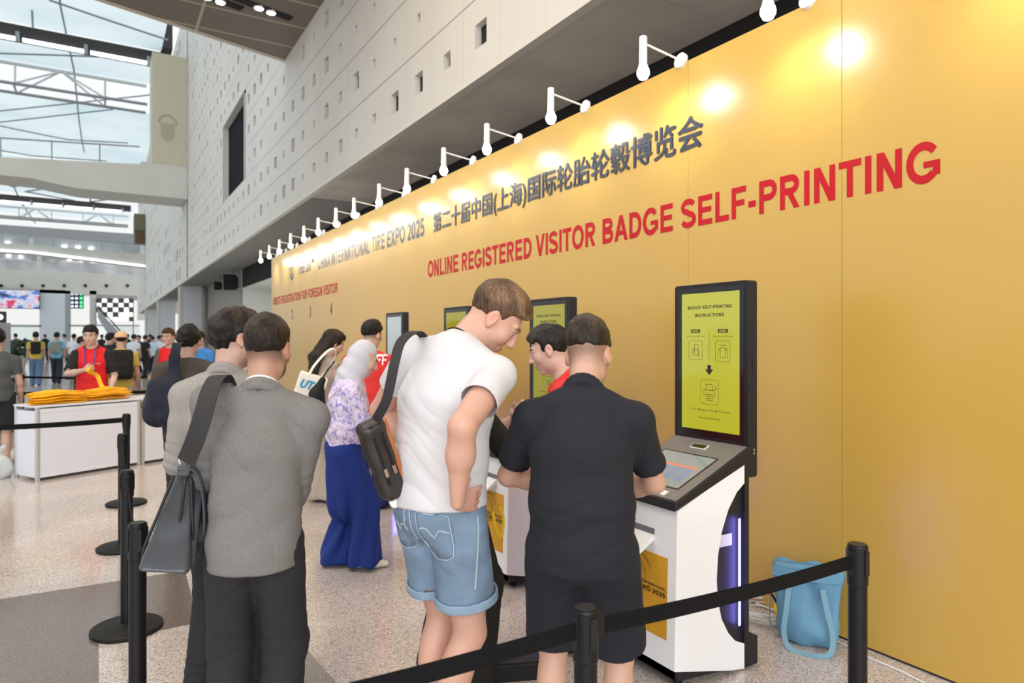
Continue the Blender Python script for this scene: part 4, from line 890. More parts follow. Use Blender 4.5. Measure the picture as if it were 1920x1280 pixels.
lanyard_pile(.31, .60, 42, 'big heap of yellow lanyards on the left half of the white counter', 1); lanyard_pile(.90, .56, 26, 'lower heap of yellow lanyards on the right half of the white counter', 2)
# pale sack and clear plastic bag on the floor
p = onZ(66, 866, 0); V = Vol(); V.ell((0, 0, .12), (.27, .19, .125), k=.05); V.ell((-.13, -.02, .09), (.16, .15, .09), k=.06); V.ell((.12, .03, .21), (.15, .12, .10), k=.06); V.ell((-.28, -.05, .06), (.10, .09, .055), k=.05); V.plane((0, 0, 0), (0, 0, -1))
o = sdf_obj('cloth_sack', V, .012, mat('sack_cream', (.68, .61, .57), rough=.85), disp=lambda P, n: .012 * wav(P, 14, 3)); o.location = (p[0], p[1] + .15, .001); tag(o, 'pale cream cloth sack slumped on the floor left of the white counter', 'sack')
p = onZ(18, 895, 0); V = Vol(); V.ell((0, 0, .13), (.16, .13, .15), k=.05); V.cap((-.05, 0, .25), (.08, .02, .36), .05, .03, k=.05); V.plane((0, 0, 0), (0, 0, -1))
o = sdf_obj('plastic_bag', V, .010, mat('clear_plastic', (.80, .84, .85), rough=.22, trans=.45), disp=lambda P, n: .014 * wav(P, 20, 5)); o.location = (p[0] - .12, p[1], .001); tag(o, 'crumpled clear plastic bag on the floor at the left edge', 'plastic bag')

# ================================================================== blue tote bag, cables by the wall
TOTE = mat('tote_blue', s2l(100, 148, 178), rough=.75, bump=(500, .25, .001), noise=(5, .06)); STRAP = mat('tote_strap', s2l(120, 162, 180), rough=.8)
pt = onZ(1510, 1205, 0); tb = empty('tote_bag', (pt[0] + .02, pt[1], 0), math.radians(-58)); tag(tb, 'sky-blue cloth tote bag with webbing handles standing on the floor by the yellow wall', 'bag')
V = Vol(); Rl = np.array(Matrix.Rotation(math.radians(-7), 3, 'X'))
V.box((0, .02, .205), (.155, .075, .20), .03, Rl, taper=-.15); V.ell((0, -.03, .10), (.14, .075, .09), k=.05)
V.box((0, .05, .43), (.16, .045, .07), .01, Rl, mode='sub', k=.015)
V.plane((0, 0, .003), (0, 0, -1))
sdf_obj('pouch', V, .006, TOTE, tb, disp=lambda P, n: .006 * wav(P, 22, 4) + .004 * wav(P * np.array([1, 1, .4]), 30, 8))
v, f = ribbon([(-.085, -.078, .315), (-.095, -.115, .20), (-.105, -.135, .08), (-.07, -.155, .012), (.03, -.175, .006), (.11, -.15, .02), (.125, -.125, .10), (.10, -.11, .21), (.075, -.075, .315)], [(0, -1, .1), (0, -1, .2), (0, -1, .2), (0, -.8, .5), (0, -.5, 1), (0, -.8, .5), (0, -1, .2), (0, -1, .2), (0, -1, .1)], .026, .003)
mobj('handle', v, f, STRAP, tb)
v, f = ribbon([(-.155, .0, .34), (-.185, .02, .22), (-.19, .02, .08), (-.17, .0, .02)], [(-1, 0, 0)] * 4, .03, .003); mobj('handle', v, f, STRAP, tb)
mobj('hem_band', *ribbon([(-.168, -.060, .375), (-.06, -.075, .372), (.06, -.075, .372), (.168, -.060, .375)], [(0, -1, 0)] * 4, .05, .003), STRAP if False else TOTE, tb)
cp_ = onZ(1422, 1156, 0); t = empty('cable_bundle', (cp_[0], cp_[1], 0)); tag(t, 'coil of white and black power cable on the floor behind the nearest kiosk', 'cables')
WC = mat('cable_white', (.72, .72, .70), rough=.5); YP = mat('plug_yellow', s2l(238, 220, 40), rough=.45); rnd = random.Random(5)
for i in range(6):
    pts = [(.02 + (.11 + .012 * i) * math.cos(a + i) + rnd.uniform(-.01, .01), (.16 + .01 * i) * math.sin(a + i) * .9, .008 + .012 * i + .006 * math.sin(3 * a + i)) for a in np.linspace(0, 6.1, 14)]
    MB().tube(smooth_pts(pts, 4), .0055, 6).build('cable_loop', WC, t, smooth=True)
MB().tube(smooth_pts([(-.1, .1, .02), (-.06, .02, .14), (.0, -.04, .17), (.05, -.08, .11), (.04, -.12, .02), (-.02, -.15, .008)], 6), .006, 8).build('black_cable', RUBB, t, smooth=True)
for x, y, a in ((.03, -.14, .4), (.12, -.05, 1.2)):
    o = MB().box((-.028, -.02, 0), (.028, .02, .05)).build('plug', YP, t, bevel=.006, loc=(x, y, .012), rz=a); MB().rod((.03, 0, .025), (.05, 0, .025), .004, 8).build('plug_pin', RUBB, o)
P = [onZ(u, v, .006) for u, v in ((1560, 1196), (1627, 1231), (1680, 1254), (1731, 1279), (1800, 1312), (1900, 1360))]
tag(MB().tube(smooth_pts(P, 6), .0055, 8).build('floor_cable', WC, smooth=True), 'white cable lying along the foot of the yellow wall', 'cable')
from mathutils.bvhtree import BVHTree
# ================================================================== people
def nrm3(v): v = np.array(v, float); return v / (np.linalg.norm(v) + 1e-9)
def rot(ax, deg):
    return np.array(Matrix.Rotation(math.radians(deg), 3, ax))
SKIN = mat('skin', (.6, .4, .3), rough=.5, attr=True, bump=(260, .06, .001)); HAIRM = mat('hair', (.03, .02, .015), rough=.42, attr=True, spec=.4)
def strand_hair(name):
    m = bpy.data.materials.new(name); m.use_nodes = True; N = m.node_tree.nodes; L = m.node_tree.links; b = N['Principled BSDF']
    a = N.new('ShaderNodeVertexColor'); a.layer_name = 'Col'; tc = N.new('ShaderNodeTexCoord'); mp = N.new('ShaderNodeMapping'); mp.inputs['Scale'].default_value = (150, 150, 22)
    nz = N.new('ShaderNodeTexNoise'); nz.inputs['Scale'].default_value = 1; nz.inputs['Detail'].default_value = 4; mr = N.new('ShaderNodeMapRange'); mr.inputs['From Min'].default_value = .3; mr.inputs['From Max'].default_value = .7; mr.inputs['To Min'].default_value = .45; mr.inputs['To Max'].default_value = 1.6
    mx = N.new('ShaderNodeMix'); mx.data_type = 'RGBA'; mx.blend_type = 'MULTIPLY'; mx.inputs['Factor'].default_value = 1; bp = N.new('ShaderNodeBump'); bp.inputs['Strength'].default_value = .7; bp.inputs['Distance'].default_value = .004
    L.new(tc.outputs['Object'], mp.inputs[0]); L.new(mp.outputs[0], nz.inputs[0]); L.new(nz.outputs['Fac'], mr.inputs[0]); L.new(a.outputs['Color'], mx.inputs['A']); L.new(mr.outputs[0], mx.inputs['B']); L.new(mx.outputs['Result'], b.inputs['Base Color'])
    L.new(nz.outputs['Fac'], bp.inputs['Height']); L.new(bp.outputs[0], b.inputs['Normal']); b.inputs['Roughness'].default_value = .5; b.inputs['Specular IOR Level'].default_value = .22; return m
HAIRM = strand_hair('hair_strands')

class Fig:
    def __init__(s, H=1.75, w=1., lean=0., side=0., twist=0., hunch=0., head=(0, 10, 0), neck=12., feet=((-.1, 0, 8), (.1, 0, -8)), hip=(0, 0), hscale=1.02, shrugs=(0, 0), L=None, R=None, fem=0., shrug=0., belly=0., bulk=1.):
        s.H = H; f = s.f = H / 1.75; s.w = w; s.fem = fem; s.belly = belly; s.bulk = bulk
        def up(l, sd): return nrm3((math.sin(math.radians(sd)), math.sin(math.radians(l)), math.cos(math.radians(l))))
        s.P0 = np.array([hip[0], hip[1], .53 * H]); u1, u2, u3 = up(lean * .4, side * .5), up(lean * .8, side), up(lean + hunch, side)
        s.P1 = s.P0 + u1 * .085 * H; s.P2 = s.P1 + u2 * .11 * H; s.P3 = s.P2 + u3 * .085 * H; s.P4 = s.P3 + u3 * .032 * H; s.u3 = u3; s.u1 = u1
        t = math.radians(twist); s.r0 = np.array([1., 0, 0]); s.r2 = np.array([math.cos(t), math.sin(t), 0]); s.r1 = nrm3(s.r0 + s.r2); s.f2 = np.cross(s.u3, s.r2); s.f0 = np.array([0, 1., 0])
        s.r2 = nrm3(s.r2 - s.u3 * (s.r2 @ s.u3))
        sw = .106 * H * w * (1 - .07 * fem)
        s.sh = {k: s.P3 - u3 * (.024 - shrug - sl_) * H + s.r2 * sg * sw for k, sg, sl_ in (('L', -1, shrugs[0]), ('R', 1, shrugs[1]))}
        n = up(lean + hunch + neck, side * .6); s.n = n; s.HB = s.P4 + n * .05 * H
        yaw, pit, rol = head; s.HR = rot('Z', yaw) @ rot('X', -pit) @ rot('Y', rol); s.hs = f * hscale
        s.Hc = s.HB + s.HR[:, 2] * .045 * H + s.HR[:, 1] * .014 * H
        s.hipj = {k: s.P0 + s.r0 * sg * .052 * H * w - np.array([0, 0, .012 * H]) for k, sg in (('L', -1), ('R', 1))}
        s.ank = {}; s.foot = {}; s.kn = {}
        for k, (x, y, yw) in zip('LR', feet):
            a = np.array([x, y, .047 * H]); s.ank[k] = a; d = rot('Z', yw) @ np.array([0, 1., 0]); s.foot[k] = d
            s.kn[k] = s.ik(s.hipj[k], a, .245 * H, .243 * H, nrm3(d + np.array([0, .6, 0])))
        s.el = {}; s.wr = {}; s.hd = {}
        for k, A, sg in (('L', L, -1), ('R', R, 1)):
            A = A or {}
            S = s.sh[k]; w_ = A.get('w'); pole = np.array(A.get('pole', (sg * .4, -1, -.3)), float)
            if w_ is None: w_ = S + np.array([sg * .06, .04, -.50]) * f
            else: w_ = np.array(w_, float)
            s.el[k] = s.ik(S, w_, .168 * H, .148 * H, nrm3(pole)); d = w_ - s.el[k]; s.wr[k] = s.el[k] + nrm3(d) * .148 * H
            s.hd[k] = dict(f=nrm3(A.get('f', nrm3(s.wr[k] - s.el[k]))), p=nrm3(A.get('p', (-sg, .2, 0))), curl=A.get('curl', 22), spread=A.get('spread', 1.))
    @staticmethod
    def ik(a, b, l1, l2, pole):
        d = b - a; D = np.linalg.norm(d); D = min(D, (l1 + l2) * .999); t = nrm3(d); x = (l1 * l1 - l2 * l2 + D * D) / (2 * D); h = math.sqrt(max(l1 * l1 - x * x, 0)); p = pole - t * (pole @ t); return a + t * x + nrm3(p) * h
    # ---- skin
    def body(s, hands=True, shoes=True):
        f = s.f; V = Vol(); r = s.r1; w = s.w; b = s.bulk
        V.ecap(s.P0 - [0, 0, .03 * f], s.P1, (.150 * f * w, .098 * f), (.128 * f * w, .090 * f), s.r0, k=.03)
        V.ecap(s.P1, s.P2, (.128 * f * w, .090 * f), (.148 * f * w, .102 * f), r, k=.03); V.ecap(s.P2, s.P3 - s.u3 * .03 * f, (.148 * f * w, .100 * f), (.118 * f * w, .076 * f), s.r2, k=.04)
        for k, sg in (('L', -1), ('R', 1)):
            V.cap(s.P4 - s.u3 * .018 * f, s.sh[k], .046 * f, .046 * f, k=.03)
            V.cap(s.sh[k], s.el[k], .050 * f * b, .040 * f * b, k=.02); fa = nrm3(s.wr[k] - s.el[k])
            V.cap(s.el[k], s.el[k] + fa * .10 * f, .039 * f * b, .042 * f * b, k=.015); V.ecap(s.el[k] + fa * .09 * f, s.wr[k], (.041 * f * b, .039 * f * b), (.027 * f, .021 * f), np.cross(s.hd[k]['f'], s.hd[k]['p']), k=.02)
            if hands: s.hand(V, k, sg)
            hp, kn, an = s.hipj[k], s.kn[k], s.ank[k]
            V.cap(hp, kn, .080 * f * b, .052 * f * b, k=.03); V.cap(kn, an, .048 * f * b, .035 * f, k=.02); t = nrm3(an - kn); bk = -nrm3(s.foot[k] - t * (s.foot[k] @ t))
            V.ell(kn + t * .12 * f + bk * .016 * f, (.050 * f * b, .052 * f * b, .12 * f), np.stack([np.cross(bk, t), bk, t], 1), k=.025)
            V.ell(kn - bk * .012 * f, (.038 * f, .038 * f, .045 * f), k=.02)
            for sd in (-1, 1): V.ell(an + np.cross(s.foot[k], [0, 0, 1]) * sd * .028 * f, (.012 * f,) * 3, k=.012)
            ft = s.foot[k]; V.cap(an - ft * .02 * f - [0, 0, .035 * f], an + ft * .13 * f - [0, 0, .052 * f], .034 * f, .024 * f, k=.03)
        s.headshape(V); return V
    def hand(s, V, k, sg):
        f = s.f; h = s.hd[k]; fd, pd = h['f'], h['p']; pd = nrm3(pd - fd * (pd @ fd)); ac = np.cross(fd, pd) * (1 if k == 'R' else -1)   # ac points to the thumb side
        w = s.wr[k]; kn = w + fd * .088 * f
        V.ecap(w + fd * .012 * f, kn - fd * .01 * f, (.030 * f, .016 * f), (.040 * f, .014 * f), ac, k=.012)
        c = h['curl']; sp = h['spread']
        for i, (off, ln) in enumerate(((.031, .074), (.0105, .082), (-.0105, .076), (-.030, .060))):
            p = kn + ac * off * f * sp - pd * .002; d = nrm3(fd + ac * off * 2.2 * (sp - .6)); ang = 0
            for j, (q, r0) in enumerate(((.45, .0092), (.31, .0084), (.24, .0076))):
                ang += math.radians(c * (.8, 1.1, .8)[j] * (1 + .12 * i)); e = d * math.cos(ang) + pd * math.sin(ang); p2 = p + e * ln * q * f; V.cap(p, p2, r0 * f, (r0 - .0008) * f, k=.005); p = p2
        p = w + fd * .022 * f + ac * .024 * f; d = nrm3(fd * .72 + ac * .62 + pd * .30); p2 = p + d * .042 * f; V.cap(p, p2, .0145 * f, .0112 * f, k=.012); d = nrm3(fd * .9 + ac * .25 + pd * (.25 + c / 90)); V.cap(p2, p2 + d * .034 * f, .0105 * f, .0085 * f, k=.006)
    def hp(s, x, y, z): return s.Hc + s.HR @ (np.array([x, y, z]) * s.hs)
    ears = True
    def headshape(s, V):
        q = s.hs; R = s.HR; P = s.hp
        def E(c, r, k=.02, mode='add', RR=None): V.ell(P(*c), np.array(r) * q, R if RR is None else R @ RR, k=k * q, mode=mode)
        V.ecap(s.P4 - s.u3 * .03 * s.f, P(0, -.022, -.03), (.058 * s.f, .060 * s.f), (.054 * q, .058 * q), R[:, 0], k=.03)
        E((0, -.016, .034), (.0765, .098, .088)); E((0, .024, -.018), (.062, .070, .084), .03); E((0, .040, -.066), (.044, .046, .048), .03)
        E((0, .076, -.097), (.020, .018, .017), .02)
        for sd in (-1, 1):
            E((sd * .047, .012, -.066), (.017, .030, .028), .03); E((sd * .041, .062, -.018), (.025, .026, .026), .025); V.cap(P(sd * .010, .089, .040), P(sd * .045, .074, .040), .0105 * q, .009 * q, k=.012 * q)
            E((sd * .032, .098, .017), (.016, .016, .0115), .014, 'sub'); E((sd * .031, .0775, .017), (.0135, .0135, .0115), .004)
            V.cap(P(sd * .018, .0895, .0275), P(sd * .046, .080, .0265), .0042 * q, .004 * q, k=.006 * q); V.cap(P(sd * .020, .088, .008), P(sd * .044, .080, .009), .0036 * q, .0034 * q, k=.006 * q)
            E((sd * .0105, .106, -.026), (.0095, .011, .008), .008); E((sd * .0065, .110, -.033), (.0038, .005, .004), .003, 'sub')
            RE = rot('Z', -sd * 22) @ rot('X', 10)
            if not s.ears: continue
            E((sd * .079, -.008, .000), (.009, .021, .032), .006, 'add', RE); E((sd * .0900, -.003, .005), (.0095, .0125, .0195), .004, 'sub', RE); E((sd * .076, .001, -.026), (.008, .010, .011), .008, 'add', RE); E((sd * .085, .004, -.004), (.004, .006, .009), .005)
        V.cap(P(0, .094, .026), P(0, .112, -.014), .0075 * q, .0095 * q, k=.014 * q); E((0, .117, -.022), (.0105, .010, .0095), .010)
        for a, b, r0 in (((-.019, .088, -.059), (0, .0995, -.0555), .0050), ((0, .0995, -.0555), (.019, .088, -.059), .0050), ((-.017, .087, -.0665), (0, .097, -.068), .0058), ((0, .097, -.068), (.017, .087, -.0665), .0058)): V.cap(P(*a), P(*b), r0 * q, r0 * q, k=.006 * q)
        E((0, .104, -.0622), (.018, .010, .0014), .003, 'sub')
    def skin_colour(s, tone, hair, beard=0., fade=0., lips=(.55, .22, .2), brow=1.):
        tone = np.array(tone); hair = np.array(hair); lips = np.array(lips) * (tone.mean() / .42)
        def g(P):
            Q = ((P - s.Hc) @ s.HR) / s.hs; x, y, z = np.abs(Q[:, 0]), Q[:, 1], Q[:, 2]; C = np.tile(tone, (len(P), 1)) * (1 + .05 * wav(P, 9, 2))[:, None]
            def mix(m, c): nonlocal C; m = np.clip(m, 0, 1)[:, None]; C = C * (1 - m) + np.array(c) * m
            red = tone * [1.12, .80, .76]; sm = lambda d, a: np.clip(1 - d / a, 0, 1)
            mix(.6 * sm(np.sqrt((x - .043) ** 2 + (y - .07) ** 2 + (z + .015) ** 2), .03), red); mix(.5 * sm(np.sqrt(x ** 2 + (y - .115) ** 2 + (z + .02) ** 2), .022), red); mix(.65 * sm(np.sqrt((x - .08) ** 2 + (y + .006) ** 2 + z ** 2), .045), red)
            for k in 'LR':   # warmer elbows, knees and knuckles
                for c, a in ((s.el[k], .06), (s.wr[k] + s.hd[k]['f'] * .09, .05), (s.kn[k], .07)): mix(.45 * sm(np.linalg.norm(P - c, axis=1), a), red)
            if beard: mix(beard * np.clip((-.035 - z - .25 * np.maximum(x - .045, 0)) / .02, 0, 1) * (y > .0) * (z > -.125), hair * 1.3 + tone * .10)
            if fade: mix(fade * np.clip((z + .068) / .06, 0, 1) * ((y < .02) | (x > .066)) * (y < .05) * np.clip((np.sqrt((x - .08) ** 2 + (y + .006) ** 2 + z ** 2) - .026) / .012, 0, 1), hair * 1.5 + tone * .12)
            lm = sm(np.sqrt((x / .022) ** 2 + ((z + .0622) / .0105) ** 2) - .75, .4) * (y > .08); mix(lm, lips)
            bz = .0385 + .004 * np.clip((x - .015) / .02, 0, 1) - .006 * np.clip((x - .035) / .015, 0, 1); mix(brow * sm(np.abs(z - bz), .0075) * 1.6 * (x > .011) * (x < .051) * (y > .055), hair + tone * .05)
            ed = np.sqrt(((x - .0315) / .0125) ** 2 + ((z - .0175) / .0058) ** 2); mix((ed < 1) * (y > .07), (.62, .60, .57)); mix(sm(np.abs(ed - 1.05), .25) * (y > .07) * .8, hair * .8)
            mix((np.sqrt((x - .0315) ** 2 + (z - .0175) ** 2) < .0056) * (y > .07), (.03, .02, .015))
            return np.clip(C, 0, 1)
        return g
    # ---- hair
    def hair(s, style='short', thick=.014, top=.012, nape=-.052, fringe=.070, length=0., lift=.0, side=.75):
        V = Vol(); q = s.hs; R = s.HR; P = s.hp
        def E(c, r, k=.01, mode='add', RR=None): V.ell(P(*c), np.array(r) * q, R if RR is None else R @ RR, k=k * q, mode=mode)
        E((0, -.018, .036 + lift), (.0765 + thick * side, .098 + thick, .088 + thick))
        if top: E((0, .012, .082 + top * .3), (.064, .082, .042 + top), .03)
        if style == 'quiff': E((0, .060, .098), (.055, .040, .030), .02)
        if style in ('long', 'bob'):
            E((0, -.048, -.05), (.085, .062, .10), .04)
            if style == 'long':
                b = P(0, -.075, -.04); b2 = s.P4 - s.f2 * .125 * s.f; b3 = s.P2 - s.f2 * .165 * s.f - s.u3 * (length - .30); V.ecap(b, b2, (.088 * q, .046 * q), (.090 * q, .040 * q), s.r2, k=.04); V.ecap(b2, b3, (.090 * q, .040 * q), (.050 * q, .020 * q), s.r2, k=.04)
        if style == 'fringe': E((0, .075, .060), (.062, .026, .034), .02)
        def B(c, hf, r=.008, k=.008): V.box(P(*c), np.array(hf) * q, r * q, R, k=k * q, mode='sub')
        if style not in ('long', 'bob'):
            B((0, .130, fringe - .10 - .004), (.070, .080, .10), .02, .012)
            for sd in (-1, 1):
                E((sd * .090, -.002, -.004), (.030, .026, .036), .008, 'sub'); B((sd * .09, .088, -.005), (.055, .055, .072), .02, .01)
                B((sd * .095, .012, -.065), (.05, .06, .052), .01, .008)
            V.plane(P(0, -.09, nape), R @ nrm3((0, .35, -1)), k=.006)
            V.plane(P(0, .0, -.03), R @ nrm3((0, .8, -.6)), k=.006)
        else:
            B((0, .115, -.035), (.062, .075, .105), .03, .015)
            if style == 'bob': V.plane(P(0, 0, -.12), (0, 0, -1), k=.01)
        return V
    def hair_obj(s, par, h, colr, mottle=.0, light=None, **kw):
        colr = np.array(colr); lt = np.array(light) if light is not None else colr * 1.6; thick = kw.get('thick', .014)
        V = s.hair(**kw)
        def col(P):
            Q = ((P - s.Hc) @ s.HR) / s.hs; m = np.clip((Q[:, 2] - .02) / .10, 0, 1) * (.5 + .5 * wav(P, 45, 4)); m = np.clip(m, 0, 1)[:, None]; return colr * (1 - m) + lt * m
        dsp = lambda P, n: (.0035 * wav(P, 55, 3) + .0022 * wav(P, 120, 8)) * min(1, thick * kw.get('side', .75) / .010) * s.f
        o = sdf_obj('hair', V, h, HAIRM, par, disp=dsp, colour=col); return o
    # ---- clothes
    def torso_shell(s, V, g=.014, hem=.45, hemr=(.175, .13), k=.035, chest=1., waist=1.):
        f = s.f; w = s.w; H = s.H; g = g * f; bl = s.belly * f
        hp = np.array([s.P0[0], s.P0[1], hem * H])
        a0 = (hemr[0] * f * w, hemr[1] * f); a1 = ((.150 * waist) * f * w + g, .108 * f + g + bl); a2 = (.158 * chest * f * w + g, .112 * f + g); a3 = (.124 * f * w + g, .084 * f + g)
        if hem < .53: V.ecap(hp, s.P0, a0, ((.158) * f * w + g, .114 * f + g + bl * .5), s.r0, k=k)
        V.ecap(s.P0, s.P1, ((.158) * f * w + g, .114 * f + g + bl * .5), a1, s.r0, k=k); V.ecap(s.P1, s.P2, a1, a2, s.r1, k=k); V.ecap(s.P2, s.P3 - s.u3 * .03 * f, a2, a3, s.r2, k=k)
        V.plane(hp, (0, 0, -1), k=.006, lo=hp - [.4, .4, .25], hi=hp + [.4, .4, .02]) if hem < .53 else V.slab_cut(hp, (0, 0, -1), .4)
    def shoulders(s, V, g=.012, pad=0.):
        f = s.f; g = g * f
        for k, sg in (('L', -1), ('R', 1)): V.cap(s.P4 - s.u3 * .030 * f + s.r2 * sg * .030 * f, s.sh[k] + s.r2 * sg * pad * f + s.u3 * pad * .4 * f, .050 * f + g, .047 * f + g, k=.035)
    def neckcut(s, V, lift=.0, rad=.085, tilt=.25):
        V.slab_cut(s.P4 + s.n * lift * s.f, nrm3(s.n + s.f2 * tilt), rad * s.f * 1.3)
    def short_sleeve(s, V, k, t=.62, r0=.062, r1=.066, flare=(0, 0, 0)):
        f = s.f; S, E = s.sh[k], s.el[k]; d = E - S; e = S + d * t; V.cap(S, e + nrm3(d) * .05 * f, r0 * f, r1 * f, k=.03); V.slab_cut(e, d, .11 * f)
        V.cap(e - nrm3(d) * .02 * f, e + nrm3(d) * .05 * f, (r1 - .007) * f, (r1 - .007) * f, k=.003, mode='sub')
    def long_sleeve(s, V, k, r0=.064, r1=.055, r2=.042, to=1.):
        f = s.f; mid = s.sh[k] * .62 + s.el[k] * .38; V.cap(s.sh[k], mid, r0 * f, r0 * f, k=.03); V.cap(mid, s.el[k], r0 * f, r1 * f, k=.010); d = s.wr[k] - s.el[k]; e = s.el[k] + d * to; V.cap(s.el[k], e + nrm3(d) * .03 * f, r1 * f, r2 * f, k=.015); V.slab_cut(e, d, .09 * f)
    def collar(s, V, r=.064, hgt=.026, th=.009, back=.012, front=-.035, gap=0., shift=.004):
        f = s.f; n = nrm3(s.n * .6 + s.u3 * .4); fw = nrm3(s.f2 - n * (s.f2 @ n)); rt = np.cross(fw, n); pts = []
        for a in np.linspace(gap, 2 * math.pi - gap, 25):
            c, sn = math.cos(a), math.sin(a); pts.append(s.P4 + fw * (r * 1.06 * c + shift) * f + rt * r * sn * f + n * ((front - back) * (c + 1) / 2 + back) * f)
        for j in range(24): V.cap(pts[j], pts[j + 1], th * f, th * f, k=.004); V.cap(pts[j] + n * hgt * f, pts[j + 1] + n * hgt * f, th * .8 * f, th * .8 * f, k=.012); V.cap(pts[j], pts[j] + n * hgt * f, th * f, th * .8 * f, k=.01)
    def legs(s, V, r0=.098, r1=.078, r2=.070, to=1., waist_z=.60, seat=.012, k=.03, hemflare=None):
        f = s.f; w = s.w; b = s.bulk
        V.ecap(np.array([s.P0[0], s.P0[1], .535 * s.H]), s.P0 + s.u1 * (waist_z - .53) * s.H, (.160 * f * w + seat, .112 * f + seat), (.146 * f * w + seat, .104 * f + seat), s.r0, k=k)
        V.ell(s.P0 + [0, -.045 * f, -.03 * f], (.13 * f * w, .085 * f, .10 * f), k=.03)
        for q in 'LR':
            hp, kn, an = s.hipj[q], s.kn[q], s.ank[q]
            if to <= .5:
                e = hp + (kn - hp) * to * 2; d = nrm3(kn - hp); V.cap(hp, e + d * .04 * f, r0 * f * b, r1 * f * b, k=k); V.slab_cut(e, d, .15 * f); V.cap(e - d * .012 * f, e + d * .05 * f, (r1 - .012) * f * b, (r1 - .012) * f * b, k=.003, mode='sub')
            else:
                V.cap(hp, kn, r0 * f * b, r1 * f * b, k=k); d = an - kn; e = an + np.array([0, 0, -.012 * s.H]); V.cap(kn, e, r1 * f * b, (hemflare or r2) * f, k=.03)
        if to > .5: V.plane((0, 0, .018 * s.H), (0, 0, -1), k=.004, lo=np.array([-1, -1, -.2]), hi=np.array([1, 1, .05]))
    def shoe(s, k, h, m, par, sole=None, low=False):
        f = s.f; V = Vol(); a = s.ank[k]; d = s.foot[k]; x = np.cross(d, [0, 0, 1]); g = np.array([a[0], a[1], 0])
        V.ecap(g - d * .035 * f + [0, 0, .036 * f], g + d * .10 * f + [0, 0, .032 * f], (.036 * f, .034 * f), (.044 * f, .030 * f), x, k=.02); V.ecap(g + d * .09 * f + [0, 0, .032 * f], g + d * .165 * f + [0, 0, .024 * f], (.045 * f, .030 * f), (.036 * f, .022 * f), x, k=.03)
        if not low: V.ecap(g + [0, 0, .04 * f], a + [0, 0, .022 * f], (.038 * f, .046 * f), (.040 * f, .046 * f), x, k=.03)
        V.plane((0, 0, .002), (0, 0, -1)); V.slab_cut(a + [0, 0, .02 * f], (0, 0, 1), .07 * f)
        o = sdf_obj('shoe', V, h, m, par, mats=[sole or m], pick=lambda c: (c[:, 2] < .022 * f).astype(int)); return o
def folds(*fs, base=.003, fr=11., seed=1, stretch=.45):
    """cloth relief: soft drape plus creases (centre, radius, direction, frequency, depth)"""
    def g(P, n):
        d = base * wav(P * np.array([1, 1, stretch]), fr, seed) + base * .5 * wav(P, fr * 2.3, seed + 5)
        for c, r, dr, fq, am in fs:
            q = P - np.array(c); wgt = np.exp(-(q * q).sum(1) / r ** 2); ph = q @ nrm3(dr) * fq + .9 * wav(P, 13, seed + 9); d = d + am * wgt * (np.abs(np.sin(ph)) ** .7 - .55)
        return d
    return g
def drape_text(l, cloth_o, lift=.004):
    """press flat lettering onto the garment it is printed on"""
    bv = BVHTree.FromPolygons([v.co for v in cloth_o.data.vertices], [tuple(p.vertices) for p in cloth_o.data.polygons]); M = l.matrix_basis.copy(); n = M.to_3x3() @ Vector((0, 0, 1))
    bm = bmesh.new(); bm.from_mesh(l.data); bmesh.ops.subdivide_edges(bm, edges=bm.edges[:], cuts=4, use_grid_fill=True); bm.to_mesh(l.data); bm.free()
    for v in l.data.vertices:
        p = M @ v.co; h = bv.ray_cast(p + n * .25, -n)

        if h[0] is not None: v.co = M.inverted() @ (h[0] + n * lift)
def facing(p, q): return math.degrees(math.atan2(q[1] - p[1], q[0] - p[0])) - 90
def stand(label, u, d, rz, v=None, group=None, name='person'):
    """the person's empty on the floor; rz: 0 = walking straight away from the camera, positive turns left"""
    p = atd(u, HOR, d); t = empty(name, (p[0], p[1], 0), math.radians(rz) - YAW); tag(t, label, 'person', group); return t
CLOTH = {}
def cloth(name, colr, rough=.85, noise=None, bump=(700, .22, .0012), sheen=.0): return mat('cloth_' + name, colr, rough=rough, noise=noise, bump=bump, sheen=sheen)
FAIR = (.60, .345, .255); TAN = (.50, .285, .20); LIGHT = (.58, .37, .28); OLIVE = (.44, .26, .18)
BLKH = np.array((.012, .010, .009)); BRNH = np.array((.085, .045, .022)); DKH = np.array((.020, .014, .011))
GREYS = mat('suit_grey', s2l(122, 119, 117), rough=.9, noise=(120, .10), bump=(600, .25, .001)); GREYB = mat('suit_pale', s2l(152, 147, 142), rough=.9, noise=(120, .10), bump=(600, .25, .001))
TROU = cloth('charcoal', s2l(38, 38, 42)); LEATH = mat('shoe_black', (.012, .011, .011), rough=.3); WHITEC = cloth('white', s2l(240, 240, 240)); SOLE = mat('sole_white', (.75, .74, .71), rough=.6)
def jacket(F, t, h, m, z_hem=.44, vent=None, g=.017, seed=1, extra=(), label=None, sl=(.069, .064, .054), collar=True, hemr=(.180, .138)):
    V = Vol(); F.torso_shell(V, g, z_hem, hemr); F.shoulders(V, .020, .016)
    for k in 'LR': F.long_sleeve(V, k, *sl, to=.97)
    F.neckcut(V, .006)
    if collar: F.collar(V, .074, .022, .010, .020, -.075, gap=.35)
    if vent: V.box(vent, (.003, .076, .12), .002, k=.004, mode='sub')
    fs = [(F.el[k], .11, F.el[k] - F.sh[k], 75, .007) for k in 'LR'] + [(F.sh[k] * .75 + F.P2 * .25, .10, (1, 0, .6), 38, .004) for k in 'LR'] + [(F.P1, .22, (.2, 0, 1), 26, .0035)] + list(extra)
    o = sdf_obj('jacket', V, h, m, t, disp=folds(*fs, base=.003, seed=seed)); 
    if label: o['label'] = label
    return o
